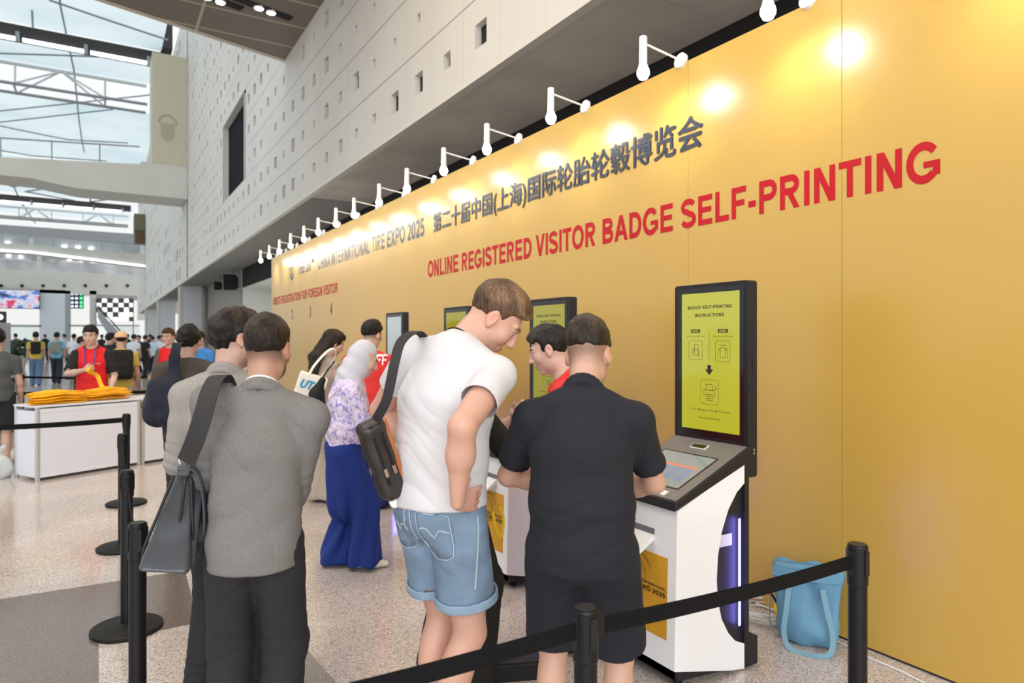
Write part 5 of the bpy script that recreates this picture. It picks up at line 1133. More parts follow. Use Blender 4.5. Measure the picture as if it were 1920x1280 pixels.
def trousers(F, t, h, m, r0=.098, r1=.080, r2=.074, seed=2, name='trousers', to=1., am=.006, flare=None, wz=.60):
    V = Vol(); F.legs(V, r0, r1, r2, to, wz, hemflare=flare)
    fs = []
    for k in 'LR':
        fs += [(F.kn[k], .14, (0, .5, 1), 55, am), (F.ank[k] + [0, 0, .06], .12, (0, .3, 1), 85, am), (F.hipj[k] - [0, 0, .10], .13, ((-.8 if k == 'L' else .8), 0, 1), 48, am)]
    return sdf_obj(name, V, h, m, t, disp=folds(*fs, base=.003, fr=9, seed=seed, stretch=.35))
def shoes(F, t, h, m, sole=None, low=False):
    for k in 'LR': F.shoe(k, h, m, t, sole, low)

# ------------------------------------------------------------------ man in the grey suit, nearest on the left
def gray_a():
    t = stand('man from behind in a grey suit with a bag strap on his left shoulder', 477, 2.45, 10)
    F = Fig(H=1.675, w=.92, lean=2, side=3, shrugs=(.030, 0), head=(-8, 12, 0), neck=10, feet=((-.10, .02, 10), (.08, -.02, -10)), L=dict(w=(-.15, .30, 1.03), pole=(-.25, -1, -.2)), R=dict(w=(.10, .31, 1.02), pole=(.0, -1, -.2)))
    sdf_obj('body', F.body(), .0045, SKIN, t, colour=F.skin_colour((.47, .265, .185), DKH, beard=.85, fade=.9))
    F.hair_obj(t, .0040, DKH, thick=.008, top=.006, nape=-.050, lift=.010, side=.5, light=(.05, .032, .022))
    jacket(F, t, .0055, GREYS, .475, vent=(.085, -.188, .86), seed=3, extra=[(F.P2 + [0, -.1, .05], .18, (.8, 0, 1), 30, .006), (F.P1 + [-.05, -.1, -.02], .2, (-.5, 0, 1), 30, .005)])
    V = Vol(); F.collar(V, .060, .036, .006, .018, -.05); sdf_obj('shirt_collar', V, .004, WHITEC, t)
    trousers(F, t, .006, TROU, .096, .084, .078, seed=4); shoes(F, t, .006, LEATH)
    return t, F
tA, FA = gray_a()
# ------------------------------------------------------------------ second grey suit
def gray_b():
    t = stand('man in a paler grey suit standing just behind the grey-suited man, head turned right', 424, 2.98, 0)
    F = Fig(H=1.715, w=.93, lean=2, head=(-50, 6, 0), neck=10, feet=((-.11, .0, 10), (.11, .03, -10)), L=dict(w=(-.15, .27, 1.05), pole=(-.35, -1, -.2)), R=dict(w=(.12, .32, 1.10), pole=(.3, -1, -.2)))
    sdf_obj('body', F.body(), .005, SKIN, t, colour=F.skin_colour((.58, .36, .29), BLKH, beard=.25, fade=.0))
    F.hair_obj(t, .0045, np.array((.014, .011, .010)), style='quiff', thick=.016, top=.016, nape=-.062, light=(.05, .035, .026))
    jacket(F, t, .006, GREYB, .445, seed=6)
    for sg in (-1, 1): v, f_ = ribbon([F.P4 + F.r2 * sg * .075 + F.f2 * .05 + F.u3 * .02, F.P3 + F.r2 * sg * .06 + F.f2 * .150, F.P2 + F.r2 * sg * .03 + F.f2 * .175], [F.u3 + F.f2, F.f2, F.f2], .030, .003); mobj('neck_lanyard', v, f_, LAN, t)
    trousers(F, t, .007, TROU, seed=7); shoes(F, t, .006, mat('shoe_white', (.78, .79, .80), rough=.5), SOLE)
gray_b()
# ------------------------------------------------------------------ man in the white t-shirt
DENIM = mat('denim', s2l(120, 142, 166), rough=.85, noise=(9, .22), bump=(900, .3, .0008)); DEND = mat('denim_pale', s2l(140, 164, 186), rough=.85, noise=(20, .15)); STITCH = mat('stitch', s2l(176, 190, 200), rough=.8)
TEE = cloth('tee_white', s2l(212, 211, 214), bump=(500, .15, .001))
def white_tee():
    t = stand('tall man in a white t-shirt and denim shorts leaning to look down, hands on hips', 813, 2.50, -40)
    F = Fig(H=1.895, w=.95, lean=4, side=4, shrugs=(.020, .004), hunch=8, twist=12, hscale=.965, head=(-44, 48, 8), neck=42, hip=(.0, .03), feet=((-.085, .02, 10), (.05, -.05, -14)), bulk=1.06,
            L=dict(w=(-.22, .16, 1.10), pole=(-1, -.25, .1), f=(.3, .8, -.3), p=(1, 0, .1)), R=dict(w=(.225, -.105, 1.06), pole=(.45, -1, .05), f=(-.15, .9, -.1), p=(-1, .1, .1), curl=14))
    sdf_obj('body', F.body(), .0042, SKIN, t, colour=F.skin_colour((.64, .365, .275), np.array((.16, .095, .055)), beard=.12))
    F.hair_obj(t, .0038, np.array((.075, .042, .024)), thick=.010, top=.012, nape=-.050, lift=.010, side=.35, fringe=.078, style='short', light=(.26, .155, .085))
    V = Vol(); F.torso_shell(V, .022, .529, (.205, .160), waist=1.04); F.shoulders(V, .010)
    for k in 'LR': F.short_sleeve(V, k, .56, .064, .065)
    V.ell(F.P4 - F.f2 * .022 - F.u3 * .012, (.085, .075, .055), k=.03); F.neckcut(V, .034, .10, .42); F.collar(V, .060, .004, .006, .020, -.055, shift=.020)
    fs = [(F.P1 + [.12, -.05, .02], .16, (.55, 0, 1), 42, .007), (F.P1 + [-.02, -.10, .03], .20, (.5, 0, 1), 34, .006), (F.sh['R'] + [-.03, -.03, -.10], .10, (.4, 0, 1), 60, .004), (F.P2 + [-.05, -.1, -.03], .16, (.8, 0, 1), 40, .004), (F.sh['L'] + [.05, 0, -.09], .10, (-.6, 0, 1), 55, .004)]
    sdf_obj('t_shirt', V, .005, TEE, t, disp=folds(*fs, base=.0035, fr=9, seed=12))
    s = trousers(F, t, .005, DENIM, .092, .094, seed=14, name='denim_shorts', to=.335, am=.004, wz=.585)
    for k in 'LR':   # turned-up hems
        hp, kn = F.hipj[k], F.kn[k]; d = nrm3(kn - hp); e = hp + (kn - hp) * .655; V = Vol(); V.cap(e, e + d * .032, .097 * 1.12 * F.f, .097 * 1.12 * F.f, k=.01); V.slab_cut(e + d * .034, d, .2); V.slab_cut(e - d * .002, -d, .2); V.cap(e - d * .05, e + d * .2, .090 * 1.12 * F.f, .088 * 1.12 * F.f, k=.003, mode='sub')
        sdf_obj('hem_cuff', V, .005, DEND, s)
    # back pocket and seams, laid on the seat
    def on_seat(x, z, lift=.0015):
        me = s.data; return None
    me = s.data; n = len(me.vertices); co = np.empty(n * 3, np.float32); me.vertices.foreach_get('co', co); co = co.reshape(-1, 3); nr = np.empty(n * 3, np.float32); me.vertices.foreach_get('normal', nr); nr = nr.reshape(-1, 3)
    def drape(p, dirn, lift=.002):
        """nearest cloth point to p looking along dirn"""
        d = nrm3(dirn); q = co - p; q = q - np.outer(q @ d, d); c = (q * q).sum(1); m = np.argsort(c)[:24]; m = m[np.argmin((co[m] @ d))]; return co[m] + nr[m] * lift, nr[m]
    bk = np.array([0., 1, 0]); P0 = F.P0
    def line(pts, w, name, m, dirn=bk, th=.0015):
        pn = [drape(np.array(p), dirn) for p in pts]; v, f_ = ribbon([a for a, b in pn], [b for a, b in pn], w, th, 2); return mobj(name, v, f_, m, s)
    for sd in (1, -1):
        x0, x1, z0, z1 = .035 * sd, .150 * sd, P0[2] - .005, P0[2] - .150
        def gridp(i, j): return (x0 + (x1 - x0) * i, -.3, z0 + (z1 - z0) * j - .012 * i - (.022 * (1 - abs(2 * i - 1)) if j > .9 else 0))
        v = []; fcs = []; nn = 9
        for j in range(nn):
            for i in range(nn): v.append(drape(np.array(gridp(i / (nn - 1), j / (nn - 1))), bk, .0045)[0])
        for j in range(nn - 1):
            for i in range(nn - 1): k = j * nn + i; fcs.append((k, k + nn, k + nn + 1, k + 1) if sd > 0 else (k, k + 1, k + nn + 1, k + nn))
        o = mobj('back_pocket', v, fcs, DENIM, s, True); md = o.modifiers.new('thick', 'SOLIDIFY'); md.thickness = .003
        line([gridp(0, 0), gridp(.5, 0.02), gridp(1, 0)], .010, 'pocket_hem', STITCH); line([gridp(0, 0), gridp(0, .5), gridp(0, 1), gridp(.5, 1), gridp(1, 1), gridp(1, .5), gridp(1, 0)], .003, 'pocket_stitch', STITCH, th=.004)
        line([gridp(.05, .45), gridp(.28, .42), gridp(.45, .62), gridp(.62, .42), gridp(.95, .40)], .004, 'pocket_stitch', STITCH, th=.0055)
    line([(x, -.3, P0[2] + .088) for x in np.linspace(-.15, .15, 9)], .004, 'waist_stitch', STITCH); line([(.0, -.3, P0[2] + z) for z in (.03, 0, -.04, -.08, -.12)], .005, 'seat_seam', STITCH)
    line([(.3, F.P0[1] - .01, P0[2] + z) for z in (.03, -.05, -.1, -.2, -.28)], .006, 'side_seam', STITCH, np.array([-1., 0, 0]))
    shoes(F, t, .006, SOLE, SOLE)
    v, f_ = [], []
    n = nrm3(F.n * .6 + F.u3 * .4); fw = nrm3(F.f2 - n * (F.f2 @ n)); rt = np.cross(fw, n)
    MB().tube([F.P4 + fw * (.020 + .066 * math.cos(a) * 1.08) * F.f + rt * .066 * math.sin(a) * F.f + n * (.028 - .055 * (math.cos(a) + 1) / 2) for a in np.linspace(0, 2 * math.pi, 30)], .0035, 6).build('neck_cord', RUBB, t, smooth=True)
    V = Vol(); fd = F.hd['R']
    return t, F
tW, FW_ = white_tee()
# ------------------------------------------------------------------ man in the black polo
POLO = cloth('polo_navy', s2l(24, 26, 35), bump=(500, .25, .001)); NAVYS = cloth('shorts_navy', s2l(24, 27, 38))
def polo_man():
    t = stand('man from behind in a dark polo shirt and navy shorts using the nearest kiosk', 1090, 2.36, -14)
    F = Fig(H=1.685, w=1.03, lean=5, hunch=8, head=(-6, 24, -3), neck=24, belly=.01, feet=((-.13, .03, 8), (.13, .0, -8)), bulk=1.04, L=dict(w=(-.105, .30, 1.035), pole=(-1, -.45, -.15), f=(.5, .8, -.1), p=(0, .1, -1)), R=dict(w=(.06, .34, 1.01), pole=(1, -.55, -.05), f=(-.3, .9, 0), p=(0, .1, -1)))
    sdf_obj('body', F.body(), .0045, SKIN, t, colour=F.skin_colour((.60, .36, .265), DKH, fade=.62, beard=.2))
    F.hair_obj(t, .004, np.array((.022, .016, .013)), thick=.012, top=.014, nape=.006, lift=.020, side=.6, light=(.075, .05, .036))
    V = Vol(); F.torso_shell(V, .022, .485, (.190, .150), waist=1.08); F.shoulders(V, .014)
    for k in 'LR': F.short_sleeve(V, k, .74, .068, .066)
    F.neckcut(V, .020, .085, .35); F.collar(V, .073, .024, .009, .016, -.07, shift=.014)
    fs = [(F.sh[k] * .7 + F.P2 * .3 - [0, 0, .12], .13, ((.8 if k == 'L' else -.8), 0, 1), 42, .005) for k in 'LR'] + [(F.P0 + [.05, -.1, .08], .2, (-.35, 0, 1), 38, .006), (F.P1 + [-.08, -.1, .0], .15, (.4, 0, 1), 40, .004)]
    sdf_obj('polo_shirt', V, .005, POLO, t, disp=folds(*fs, base=.004, fr=9, seed=21))
    trousers(F, t, .006, NAVYS, .104, .100, seed=22, name='shorts', to=.44, am=.005); shoes(F, t, .006, SOLE, SOLE)
    return t, F
tP, FP = polo_man()
# ------------------------------------------------------------------ person in black at the second kiosk, mostly hidden
def tee_top(F, t, h, m, name='shirt', hem=.50, g=.02, sl=.62, r=(.064, .062), seed=5, hemr=(.182, .138), coll=None, waist=1.04, extra=(), long=False):
    V = Vol(); F.torso_shell(V, g, hem, hemr, waist=waist); F.shoulders(V, .010)
    for k in 'LR':
        if long: F.long_sleeve(V, k, .062, .054, .042, to=.95)
        elif sl: F.short_sleeve(V, k, sl, *r)
    F.neckcut(V, .012)
    if coll: F.collar(V, *coll)
    fs = [(F.P1, .2, (.4, 0, 1), 36, .005), (F.sh['R'] - [0, 0, .1], .1, (.5, 0, 1), 50, .004), (F.sh['L'] - [0, 0, .1], .1, (-.5, 0, 1), 50, .004)] + list(extra)
    if long: fs += [(F.el[k], .10, F.el[k] - F.sh[k], 75, .007) for k in 'LR']
    return sdf_obj(name, V, h, m, t, disp=folds(*fs, base=.004, fr=9, seed=seed))
BLKC = cloth('black', (.010, .010, .011))
def black_clad():
    t = stand('person in black with a wristband, hidden behind the man in the white t-shirt, hands raised', 846, 3.22, -42)
    F = Fig(H=1.60, w=.92, lean=6, head=(0, 20, 0), neck=18, fem=.5, feet=((-.10, .0, 6), (.11, .03, -6)), L=dict(w=(.07, .36, 1.20), pole=(-.6, -.5, -1), f=(.6, .4, .8), p=(.6, -.6, 0), curl=45), R=dict(w=(.13, .34, 1.17), pole=(.7, -.4, -1), f=(-.1, .5, .9), p=(-.8, .2, 0), curl=50))
    sdf_obj('body', F.body(), .005, SKIN, t, colour=F.skin_colour((.58, .36, .27), BLKH))
    F.hair_obj(t, .006, BLKH, style='bob', thick=.014, top=.008)
    tee_top(F, t, .006, BLKC, sl=.8, r=(.066, .066), hem=.42, hemr=(.20, .15)); trousers(F, t, .006, BLKC, .105, .098, .10, seed=8, flare=.112); shoes(F, t, .006, BLKP)
    for k, r_ in (('R', .030),):
        d = nrm3(F.wr[k] - F.el[k]); c = F.wr[k] - d * .045; x = nrm3(np.cross(d, [0, 0, 1.])); y = np.cross(d, x)
        MB().tube([c + (x * math.cos(a) * .035 + y * math.sin(a) * .031) for a in np.linspace(0, 2 * math.pi, 24)], .008, 8).build('wristband', RUBB, t, smooth=True)
    # yellow looped carabiner strap hanging at the hip
    q = F.hipj['R'] + np.array([.145, .05, -.03]); v, f_ = ribbon([q + [0, 0, .02], q + [.012, .01, -.06], q + [.01, .05, -.10], q + [.0, .07, -.02], q + [-.005, .05, .03]], [(1, 0, 0)] * 5, .016, .003); mobj('hip_strap', v, f_, mat('strap_yellow', s2l(236, 200, 30), rough=.6), t)
black_clad()
# dark equipment case behind their feet
p = onZ(962, 1266, 0); o = empty('equipment_box', (p[0] + .04, p[1] + .01, 0), math.radians(-22)); tag(o, 'low black box on the floor beside the feet of the person in black', 'box')
MB().box((-.14, -.09, .0), (.14, .09, .085)).build('shell', RUBB, o, bevel=.01); MB().box((-.145, -.095, .0855), (.145, .095, .105)).build('lid', CHAR, o, bevel=.006)
# ------------------------------------------------------------------ man in profile between the kiosks
REDV = cloth('vest_red', s2l(222, 34, 36), noise=(10, .05)); REDS = cloth('staff_red', s2l(224, 52, 48), noise=(10, .05))
def profile_man():
    t = stand('dark-haired man in profile with a red collar, behind the man in the black polo', 1076, 3.60, 78)
    F = Fig(H=1.675, w=.98, lean=6, head=(4, 22, 0), neck=22, feet=((-.1, 0, 6), (.1, .02, -6)), L=dict(w=(-.12, .30, 1.05)), R=dict(w=(.10, .30, 1.02)))
    sdf_obj('body', F.body(), .0045, SKIN, t, colour=F.skin_colour((.66, .42, .34), BLKH, beard=.08, fade=.12))
    F.hair_obj(t, .0045, BLKH, thick=.013, top=.014, nape=-.045, lift=.008, side=.5, style='fringe', light=(.05, .042, .038))
    tee_top(F, t, .006, REDS, coll=(.066, .022, .008, .014, -.06), sl=.7); trousers(F, t, .007, TROU); shoes(F, t, .008, LEATH)
profile_man()
# ------------------------------------------------------------------ woman in a white headscarf
def flower_mat():
    m = bpy.data.materials.new('cloth_floral'); m.use_nodes = True; N = m.node_tree.nodes; L = m.node_tree.links; b = N['Principled BSDF']; b.inputs['Roughness'].default_value = .55
    tc = N.new('ShaderNodeTexCoord'); nz = N.new('ShaderNodeTexNoise'); nz.inputs['Scale'].default_value = 30; nz.inputs['Detail'].default_value = 4; nz.inputs['Distortion'].default_value = .8; rp = N.new('ShaderNodeValToRGB'); L.new(tc.outputs['Object'], nz.inputs[0]); L.new(nz.outputs['Fac'], rp.inputs[0]); L.new(rp.outputs[0], b.inputs['Base Color'])
    e = rp.color_ramp; e.elements[0].position = .36; e.elements[0].color = (*s2l(146, 138, 200), 1); e.elements[1].position = .44; e.elements[1].color = (*s2l(186, 176, 226), 1)
    for p_, c in ((.52, (232, 222, 240)), (.60, (214, 188, 220)), (.66, (240, 234, 244))): x = e.elements.new(p_); x.color = (*s2l(*c), 1)
    return m
FLOR = flower_mat(); SCARF = cloth('scarf_white', s2l(200, 200, 210), rough=.7); BLUE = cloth('royal_blue', s2l(12, 46, 128), rough=.8); CREAMS = mat('shoe_cream', s2l(236, 232, 212), rough=.6)
def hijab():
    t = stand('woman in a white headscarf, lilac floral blouse and wide royal-blue trousers', 646, 4.82, -72)
    F = Fig(H=1.585, w=.95, lean=7, fem=1, head=(2, 26, 0), neck=20, feet=((-.07, -.05, 6), (.07, .13, -6)), L=dict(w=(-.06, .33, 1.03), pole=(-.6, -1, -.6), f=(.3, 1, .3)), R=dict(w=(.10, .34, 1.02), pole=(.6, -1, -.6), f=(-.2, 1, .3), curl=40))
    F.ears = False
    sdf_obj('body', F.body(), .005, SKIN, t, colour=F.skin_colour((.62, .41, .32), DKH))
    V = Vol(); P = F.hp; q = F.hs
    V.ell(P(0, -.022, .036), np.array((.086, .112, .103)) * q, F.HR, k=.01); V.ell(P(0, -.006, -.06), np.array((.076, .080, .085)) * q, F.HR, k=.03)
    V.ecap(P(0, -.03, -.05), F.P4 + F.u3 * .01 - F.f2 * .01, (.09, .10), (.105, .098), F.r2, k=.03); V.ecap(F.P4, F.P2 - F.f2 * .05 + F.u3 * .03, (.10, .09), (.11, .070), F.r2, k=.04)
    V.ell(P(0, .112, -.018), np.array((.056, .082, .090)) * q, F.HR, k=.012, mode='sub')
    sdf_obj('headscarf', V, .005, SCARF, t, disp=lambda P_, n: .006 * wav(P_ * np.array([1, 1, .6]), 16, 3) + .004 * np.sin((P_ @ nrm3((0, .7, 1))) * 70 + 2 * wav(P_, 9, 6)))
    V = Vol(); F.torso_shell(V, .035, .545, (.185, .165), waist=1.12); F.shoulders(V, .014)
    for k in 'LR': F.long_sleeve(V, k, .072, .070, .040, to=.98)
    fs = [(F.el[k], .13, F.wr[k] - F.el[k], 60, .010) for k in 'LR'] + [(F.P0 + [0, 0, .08], .2, (.2, .2, 1), 45, .009)]
    sdf_obj('blouse', V, .006, FLOR, t, disp=folds(*fs, base=.008, fr=10, seed=31))
    V = Vol(); F.legs(V, .102, .104, .11, 1.0, .62, hemflare=.128); V.ecap(F.P0, F.P0 - [0, 0, .38], (.155, .13), (.13, .13), F.r0, k=.05)
    sdf_obj('wide_trousers', V, .007, BLUE, t, disp=lambda P_, n: .012 * np.sin(np.arctan2(P_[:, 0], P_[:, 1] - .05) * 9 + 1.5 * wav(P_, 4, 2)) * np.clip((.85 - P_[:, 2]) / .6, 0, 1) + .004 * wav(P_, 12, 3))
    for k in 'LR': F.shoe(k, .005, CREAMS, t, SOLE, low=True)
    v, f_ = ribbon([F.sh['R'] + [-.05, .02, .06], F.sh['R'] + [-.02, -.10, .0], F.P1 + [.10, -.16, .10], F.P1 + [.15, -.10, -.02], F.P1 + [.17, .05, -.02]], [(0, 0, 1), (.3, -1, .3), (.6, -1, 0), (1, -.3, 0), (1, 0, 0)], .007, .006); mobj('bag_chain', v, f_, mat('chain_pale', (.6, .58, .6), rough=.35, metal=.5), t)
    return t, F
hijab()
# ------------------------------------------------------------------ red staff vest from behind, by the farthest kiosk
def staff_back():
    t = stand('staff person from behind in a red vest lettered in white, by the farthest kiosk', 689, 6.50, -10)
    F = Fig(H=1.765, w=1.0, lean=3, head=(-16, 14, 0), neck=12, feet=((-.12, 0, 8), (.12, .03, -8)), L=dict(w=(-.12, .30, 1.08)), R=dict(w=(.14, .32, 1.06)))
    sdf_obj('body', F.body(), .006, SKIN, t, colour=F.skin_colour((.60, .40, .31), BLKH, fade=.7)); F.hair_obj(t, .006, BLKH, thick=.016, top=.022, nape=-.02, lift=.010)
    V = Vol(); F.torso_shell(V, .030, .50, (.185, .145)); F.shoulders(V, .014); F.neckcut(V, .008); F.collar(V, .070, .030, .009, .012, -.05)
    for k in 'LR': F.short_sleeve(V, k, .42, .074, .076)
    o = sdf_obj('vest', V, .007, REDS, t, disp=folds((F.P1, .2, (.3, 0, 1), 35, .006), base=.004, seed=41))
    l = text_mesh('STAFF', 'vest_lettering', WHITEC, o, width=.30, height=.095, bold=.03); place_face(l, F.P2 + np.array([-.085, -.163, .075]), (1, 0, 0), (0, -.12, 1)); drape_text(l, o)
    trousers(F, t, .008, cloth('trouser_navy', s2l(26, 34, 84)), .105, .095, .09, flare=.10); shoes(F, t, .008, LEATH)
staff_back()
# ------------------------------------------------------------------ woman with long hair and a tote
GREIGE = cloth('greige', s2l(176, 164, 150))
def long_hair():
    t = stand('woman with long dark hair in a sleeveless beige top, head bent, by the yellow wall', 606, 6.75, -34)
    F = Fig(H=1.70, w=.90, lean=4, fem=1, head=(-22, 26, 0), neck=18, feet=((-.08, 0, 6), (.08, .05, -6)), L=dict(w=(-.12, .26, 1.08)), R=dict(w=(.12, .28, 1.08)), bulk=.92)
    sdf_obj('body', F.body(), .006, SKIN, t, colour=F.skin_colour((.62, .42, .33), BLKH)); F.hair_obj(t, .006, np.array((.022, .013, .010)), style='long', thick=.016, top=.010, length=.36, light=(.05, .028, .02))
    V = Vol(); F.torso_shell(V, .022, .50, (.18, .14), waist=1.05); F.shoulders(V, .006); F.neckcut(V, .01)
    sdf_obj('top', V, .007, GREIGE, t, disp=folds((F.P1, .2, (.3, 0, 1), 35, .006), base=.004, seed=43)); trousers(F, t, .008, GREIGE, .105, .105, .11, flare=.125); shoes(F, t, .008, mat('shoe_taupe', s2l(120, 104, 92), rough=.6))
    return t, F
tL, FL = long_hair()
# ------------------------------------------------------------------ dark jacket with a navy shoulder bag
DKJ = cloth('dark_olive', s2l(66, 60, 52))
def dark_jacket():
    t = stand('dark-haired man from behind in a brown-black jacket with a navy shoulder bag', 350, 5.60, 14)
    F = Fig(H=1.70, w=1.0, lean=3, head=(-4, 8, 0), neck=10, feet=((-.10, .05, 6), (.1, -.05, -6)), L=dict(w=(-.20, .22, 1.02)), R=dict(w=(.16, .30, 1.05)))
    sdf_obj('body', F.body(), .006, SKIN, t, colour=F.skin_colour((.50, .32, .25), BLKH)); F.hair_obj(t, .006, BLKH * .7, thick=.022, top=.014, nape=-.075)
    jacket(F, t, .007, DKJ, .47, seed=50, collar=False); trousers(F, t, .008, TROU, seed=51); shoes(F, t, .008, LEATH)
    return t, F
tD, FD = dark_jacket()
# ------------------------------------------------------------------ the two lanyard staff in red vests
def red_vest(u, d, rz, label, H, sleeve, L, R, head, glasses=False, hair=BLKH, lift=0., lanyard=True):
    t = stand(label, u, d, rz); F = Fig(H=H, w=.98, lean=3, head=head, neck=12, feet=((-.1, 0, 6), (.1, 0, -6)), L=L, R=R)
    sdf_obj('body', F.body(), .006, SKIN, t, colour=F.skin_colour((.62, .42, .33), hair)); F.hair_obj(t, .0055, hair, thick=.018, top=.014, style='fringe', fringe=.052, nape=-.05)
    V = Vol(); F.torso_shell(V, .030, .47, (.188, .150)); F.shoulders(V, .014); F.collar(V, .070, .034, .010, .012, -.06, gap=.5)
    V.cap(F.P4 + F.f2 * .10 + F.u3 * .02, F.P2 + F.f2 * .17 + F.u3 * .02, .040, .008, k=.01, mode='sub'); F.neckcut(V, .010)
    o = sdf_obj('vest', V, .0065, REDV, t, disp=folds((F.P1, .2, (.3, 0, 1), 35, .006), base=.004, seed=61))
    V = Vol(); F.torso_shell(V, .012, .50, (.17, .13)); F.shoulders(V, .008)
    for k in 'LR': F.short_sleeve(V, k, .85, .068, .070)
    F.neckcut(V, .012); F.collar(V, .060, .006, .007, .010, -.045); sdf_obj('shirt', V, .0065, sleeve, t, disp=folds(base=.004, seed=63))
    if lanyard:
        pur = mat('lanyard_purple', s2l(96, 66, 150), rough=.6); c = F.P2 + F.f2 * .155
        for sg in (-1, 1): v, f_ = ribbon([F.P4 + F.r2 * sg * .06 + F.f2 * .06, F.P3 + F.r2 * sg * .065 + F.f2 * .135, F.P2 + F.r2 * sg * .05 + F.f2 * .160, c - F.u3 * .03], [F.f2] * 4, .018, .002); mobj('neck_lanyard', v, f_, pur, t)
    l = text_mesh('STAFF', 'vest_print', WHITEC, o, width=.07, height=.010); place_face(l, F.P2 + F.r2 * -.055 + F.f2 * .158 - F.u3 * .01, -F.r2, F.u3 + F.f2 * .0); drape_text(l, o)
    trousers(F, t, .009, TROU); shoes(F, t, .009, LEATH)
    if glasses:
        for sg in (-1, 1):
            c = F.hp(sg * .032, .106, .016); r_, u_ = F.HR[:, 0], F.HR[:, 2]; MB().tube([c + r_ * .024 * math.cos(a) + u_ * .018 * math.sin(a) for a in np.linspace(0, 2 * math.pi, 18)], .0018, 6).build('glasses_rim', RUBB, t)
            MB().rod(F.hp(sg * .056, .104, .018), F.hp(sg * .080, .0, .020), .0016, 6).build('glasses_temple', RUBB, t)
    return t, F
tV, FV = red_vest(173, 9.35, 200, 'young staff person in a red vest sorting yellow lanyards behind the white counter', 1.78, BLKC, dict(w=(-.25, .17, .90), pole=(-.6, -1, -.3), f=(.1, .6, -.8)), dict(w=(.03, .30, 1.20), pole=(1, -.3, -.7), f=(-.9, .3, .3), p=(0, -1, 0), curl=55), (-4, 14, 0))
red_vest(321, 11.0, 176, 'staff person with glasses and red vest, seen past the shoulder of the dark jacket', 1.765, cloth('grey_brown', s2l(104, 92, 86)), dict(w=(-.12, .30, 1.06)), dict(w=(.16, .30, 1.02), curl=40), (0, 8, 0), True, BRNH * .6, lanyard=False)
# ================================================================== bags carried by the people
from mathutils.bvhtree import BVHTree
bpy.context.view_layer.update()
def world_bvh(o):
    me = o.data; M = o.matrix_world; return BVHTree.FromPolygons([M @ v.co for v in me.vertices], [tuple(p.vertices) for p in me.polygons])
def child(t, n): return next(c for c in t.children if c.name.split('.')[0] == n)
def lay_on(bvh, pix, lift=.006, alt=None):
    """points on a garment seen at the given pixels, lifted off the cloth along its normal"""
    P = []; Nn = []
    for p in pix:
        u, v = p[:2]; d = Vector(ray(u, v)); h = bvh.ray_cast(Vector(CAMP), d.normalized())
        if h[0] is None or len(p) > 2: q = Vector(atd(u, v, p[2] if len(p) > 2 else alt)); n = Vector(-FWD)
        else: q, n = h[0], h[1]; n = n if n.dot(d) < 0 else -n
        P.append(np.array(q) + np.array(n) * lift); Nn.append(np.array(n))
    Nn = [nrm3(Nn[max(i - 1, 0)] + Nn[i] + Nn[min(i + 1, len(Nn) - 1)]) for i in range(len(Nn))]
    return P, Nn
def frame(x, z):
    """rotation whose columns are x, y, z"""
    x = nrm3(x); z = np.array(z, float); z = nrm3(z - x * (z @ x)); return np.stack([x, np.cross(z, x), z], 1)
def put(o, p, R):
    M = Matrix([[float(R[i, j]) for j in range(3)] + [float(p[i])] for i in range(3)] + [[0, 0, 0, 1]]); o.matrix_world = M
# ---- grey leather satchel of the man in the grey suit
STRAPD = mat('strap_webbing', (.028, .026, .028), rough=.8, bump=(900, .3, .0008)); LGREY = mat('leather_grey', s2l(66, 70, 75), rough=.27, noise=(7, .12), bump=(240, .12, .001), spec=.6); LDARK = mat('leather_piping', (.012, .012, .014), rough=.4); CHROME = mat('chrome', (.72, .72, .72), rough=.15, metal=1)
jb = world_bvh(child(tA, 'jacket'))
bag = empty('satchel'); tag(bag, 'dark grey leather satchel hanging at the left hip of the man in the grey suit', 'bag')
back = np.array(tA.matrix_world.to_3x3() @ Vector((0, 1, 0))); c = atd(344, 950, 2.50)
xr = nrm3(RGT + UPV * .06 + FWD * .05); yf = nrm3(FWD * .95 - RGT * .30); zz = nrm3(UPV + RGT * .16); xr = nrm3(np.cross(yf, zz)); zz = np.cross(xr, yf)
put(bag, c, np.stack([xr, yf, zz], 1) * .95)
V = Vol(); V.box((0, 0, 0), (.054, .19, .165), .013, taper=.52); V.box((.048, 0, -.03), (.033, .17, .125), .012, taper=.40, k=.006)
sdf_obj('pouch', V, .005, LGREY, bag, disp=lambda P, n: .0018 * wav(P, 24, 3))
for x0, x1, y in ((-.084, -.028, -.186), (.078, .028, -.186), (.020, .012, -.192)):
    MB().tube(smooth_pts([(x0, y, -.155), (x0 * .98, y - .002, -.10), ((x0 + x1) / 2, y, .02), (x1, y, .155)], 5), .0055, 8).build('piping', LDARK, bag, smooth=True)
MB().tube(smooth_pts([(-.084, -.184, -.158), (-.03, -.19, -.168), (.03, -.19, -.168), (.078, -.184, -.155)], 5), .0055, 8).build('piping', LDARK, bag, smooth=True)
v, f_ = ribbon([(-.02, 0, .172), (.03, 0, .172), (.062, 0, .12), (.088, 0, .02), (.100, 0, -.06)], [(0, 0, 1), (.2, 0, 1), (1, 0, .5), (1, 0, .3), (1, 0, .2)], .36, .006); mobj('flap', v, f_, LGREY, bag, True)
MB().box((-.022, -.175, .15), (.022, -.10, .19)).build('strap_tab', LGREY, bag, bevel=.006)
MB().tube([(.026 * math.cos(a), -.135, .205 + .024 * math.sin(a)) for a in np.linspace(0, 2 * math.pi, 20)], .0035, 8).build('ring', CHROME, bag, smooth=True)
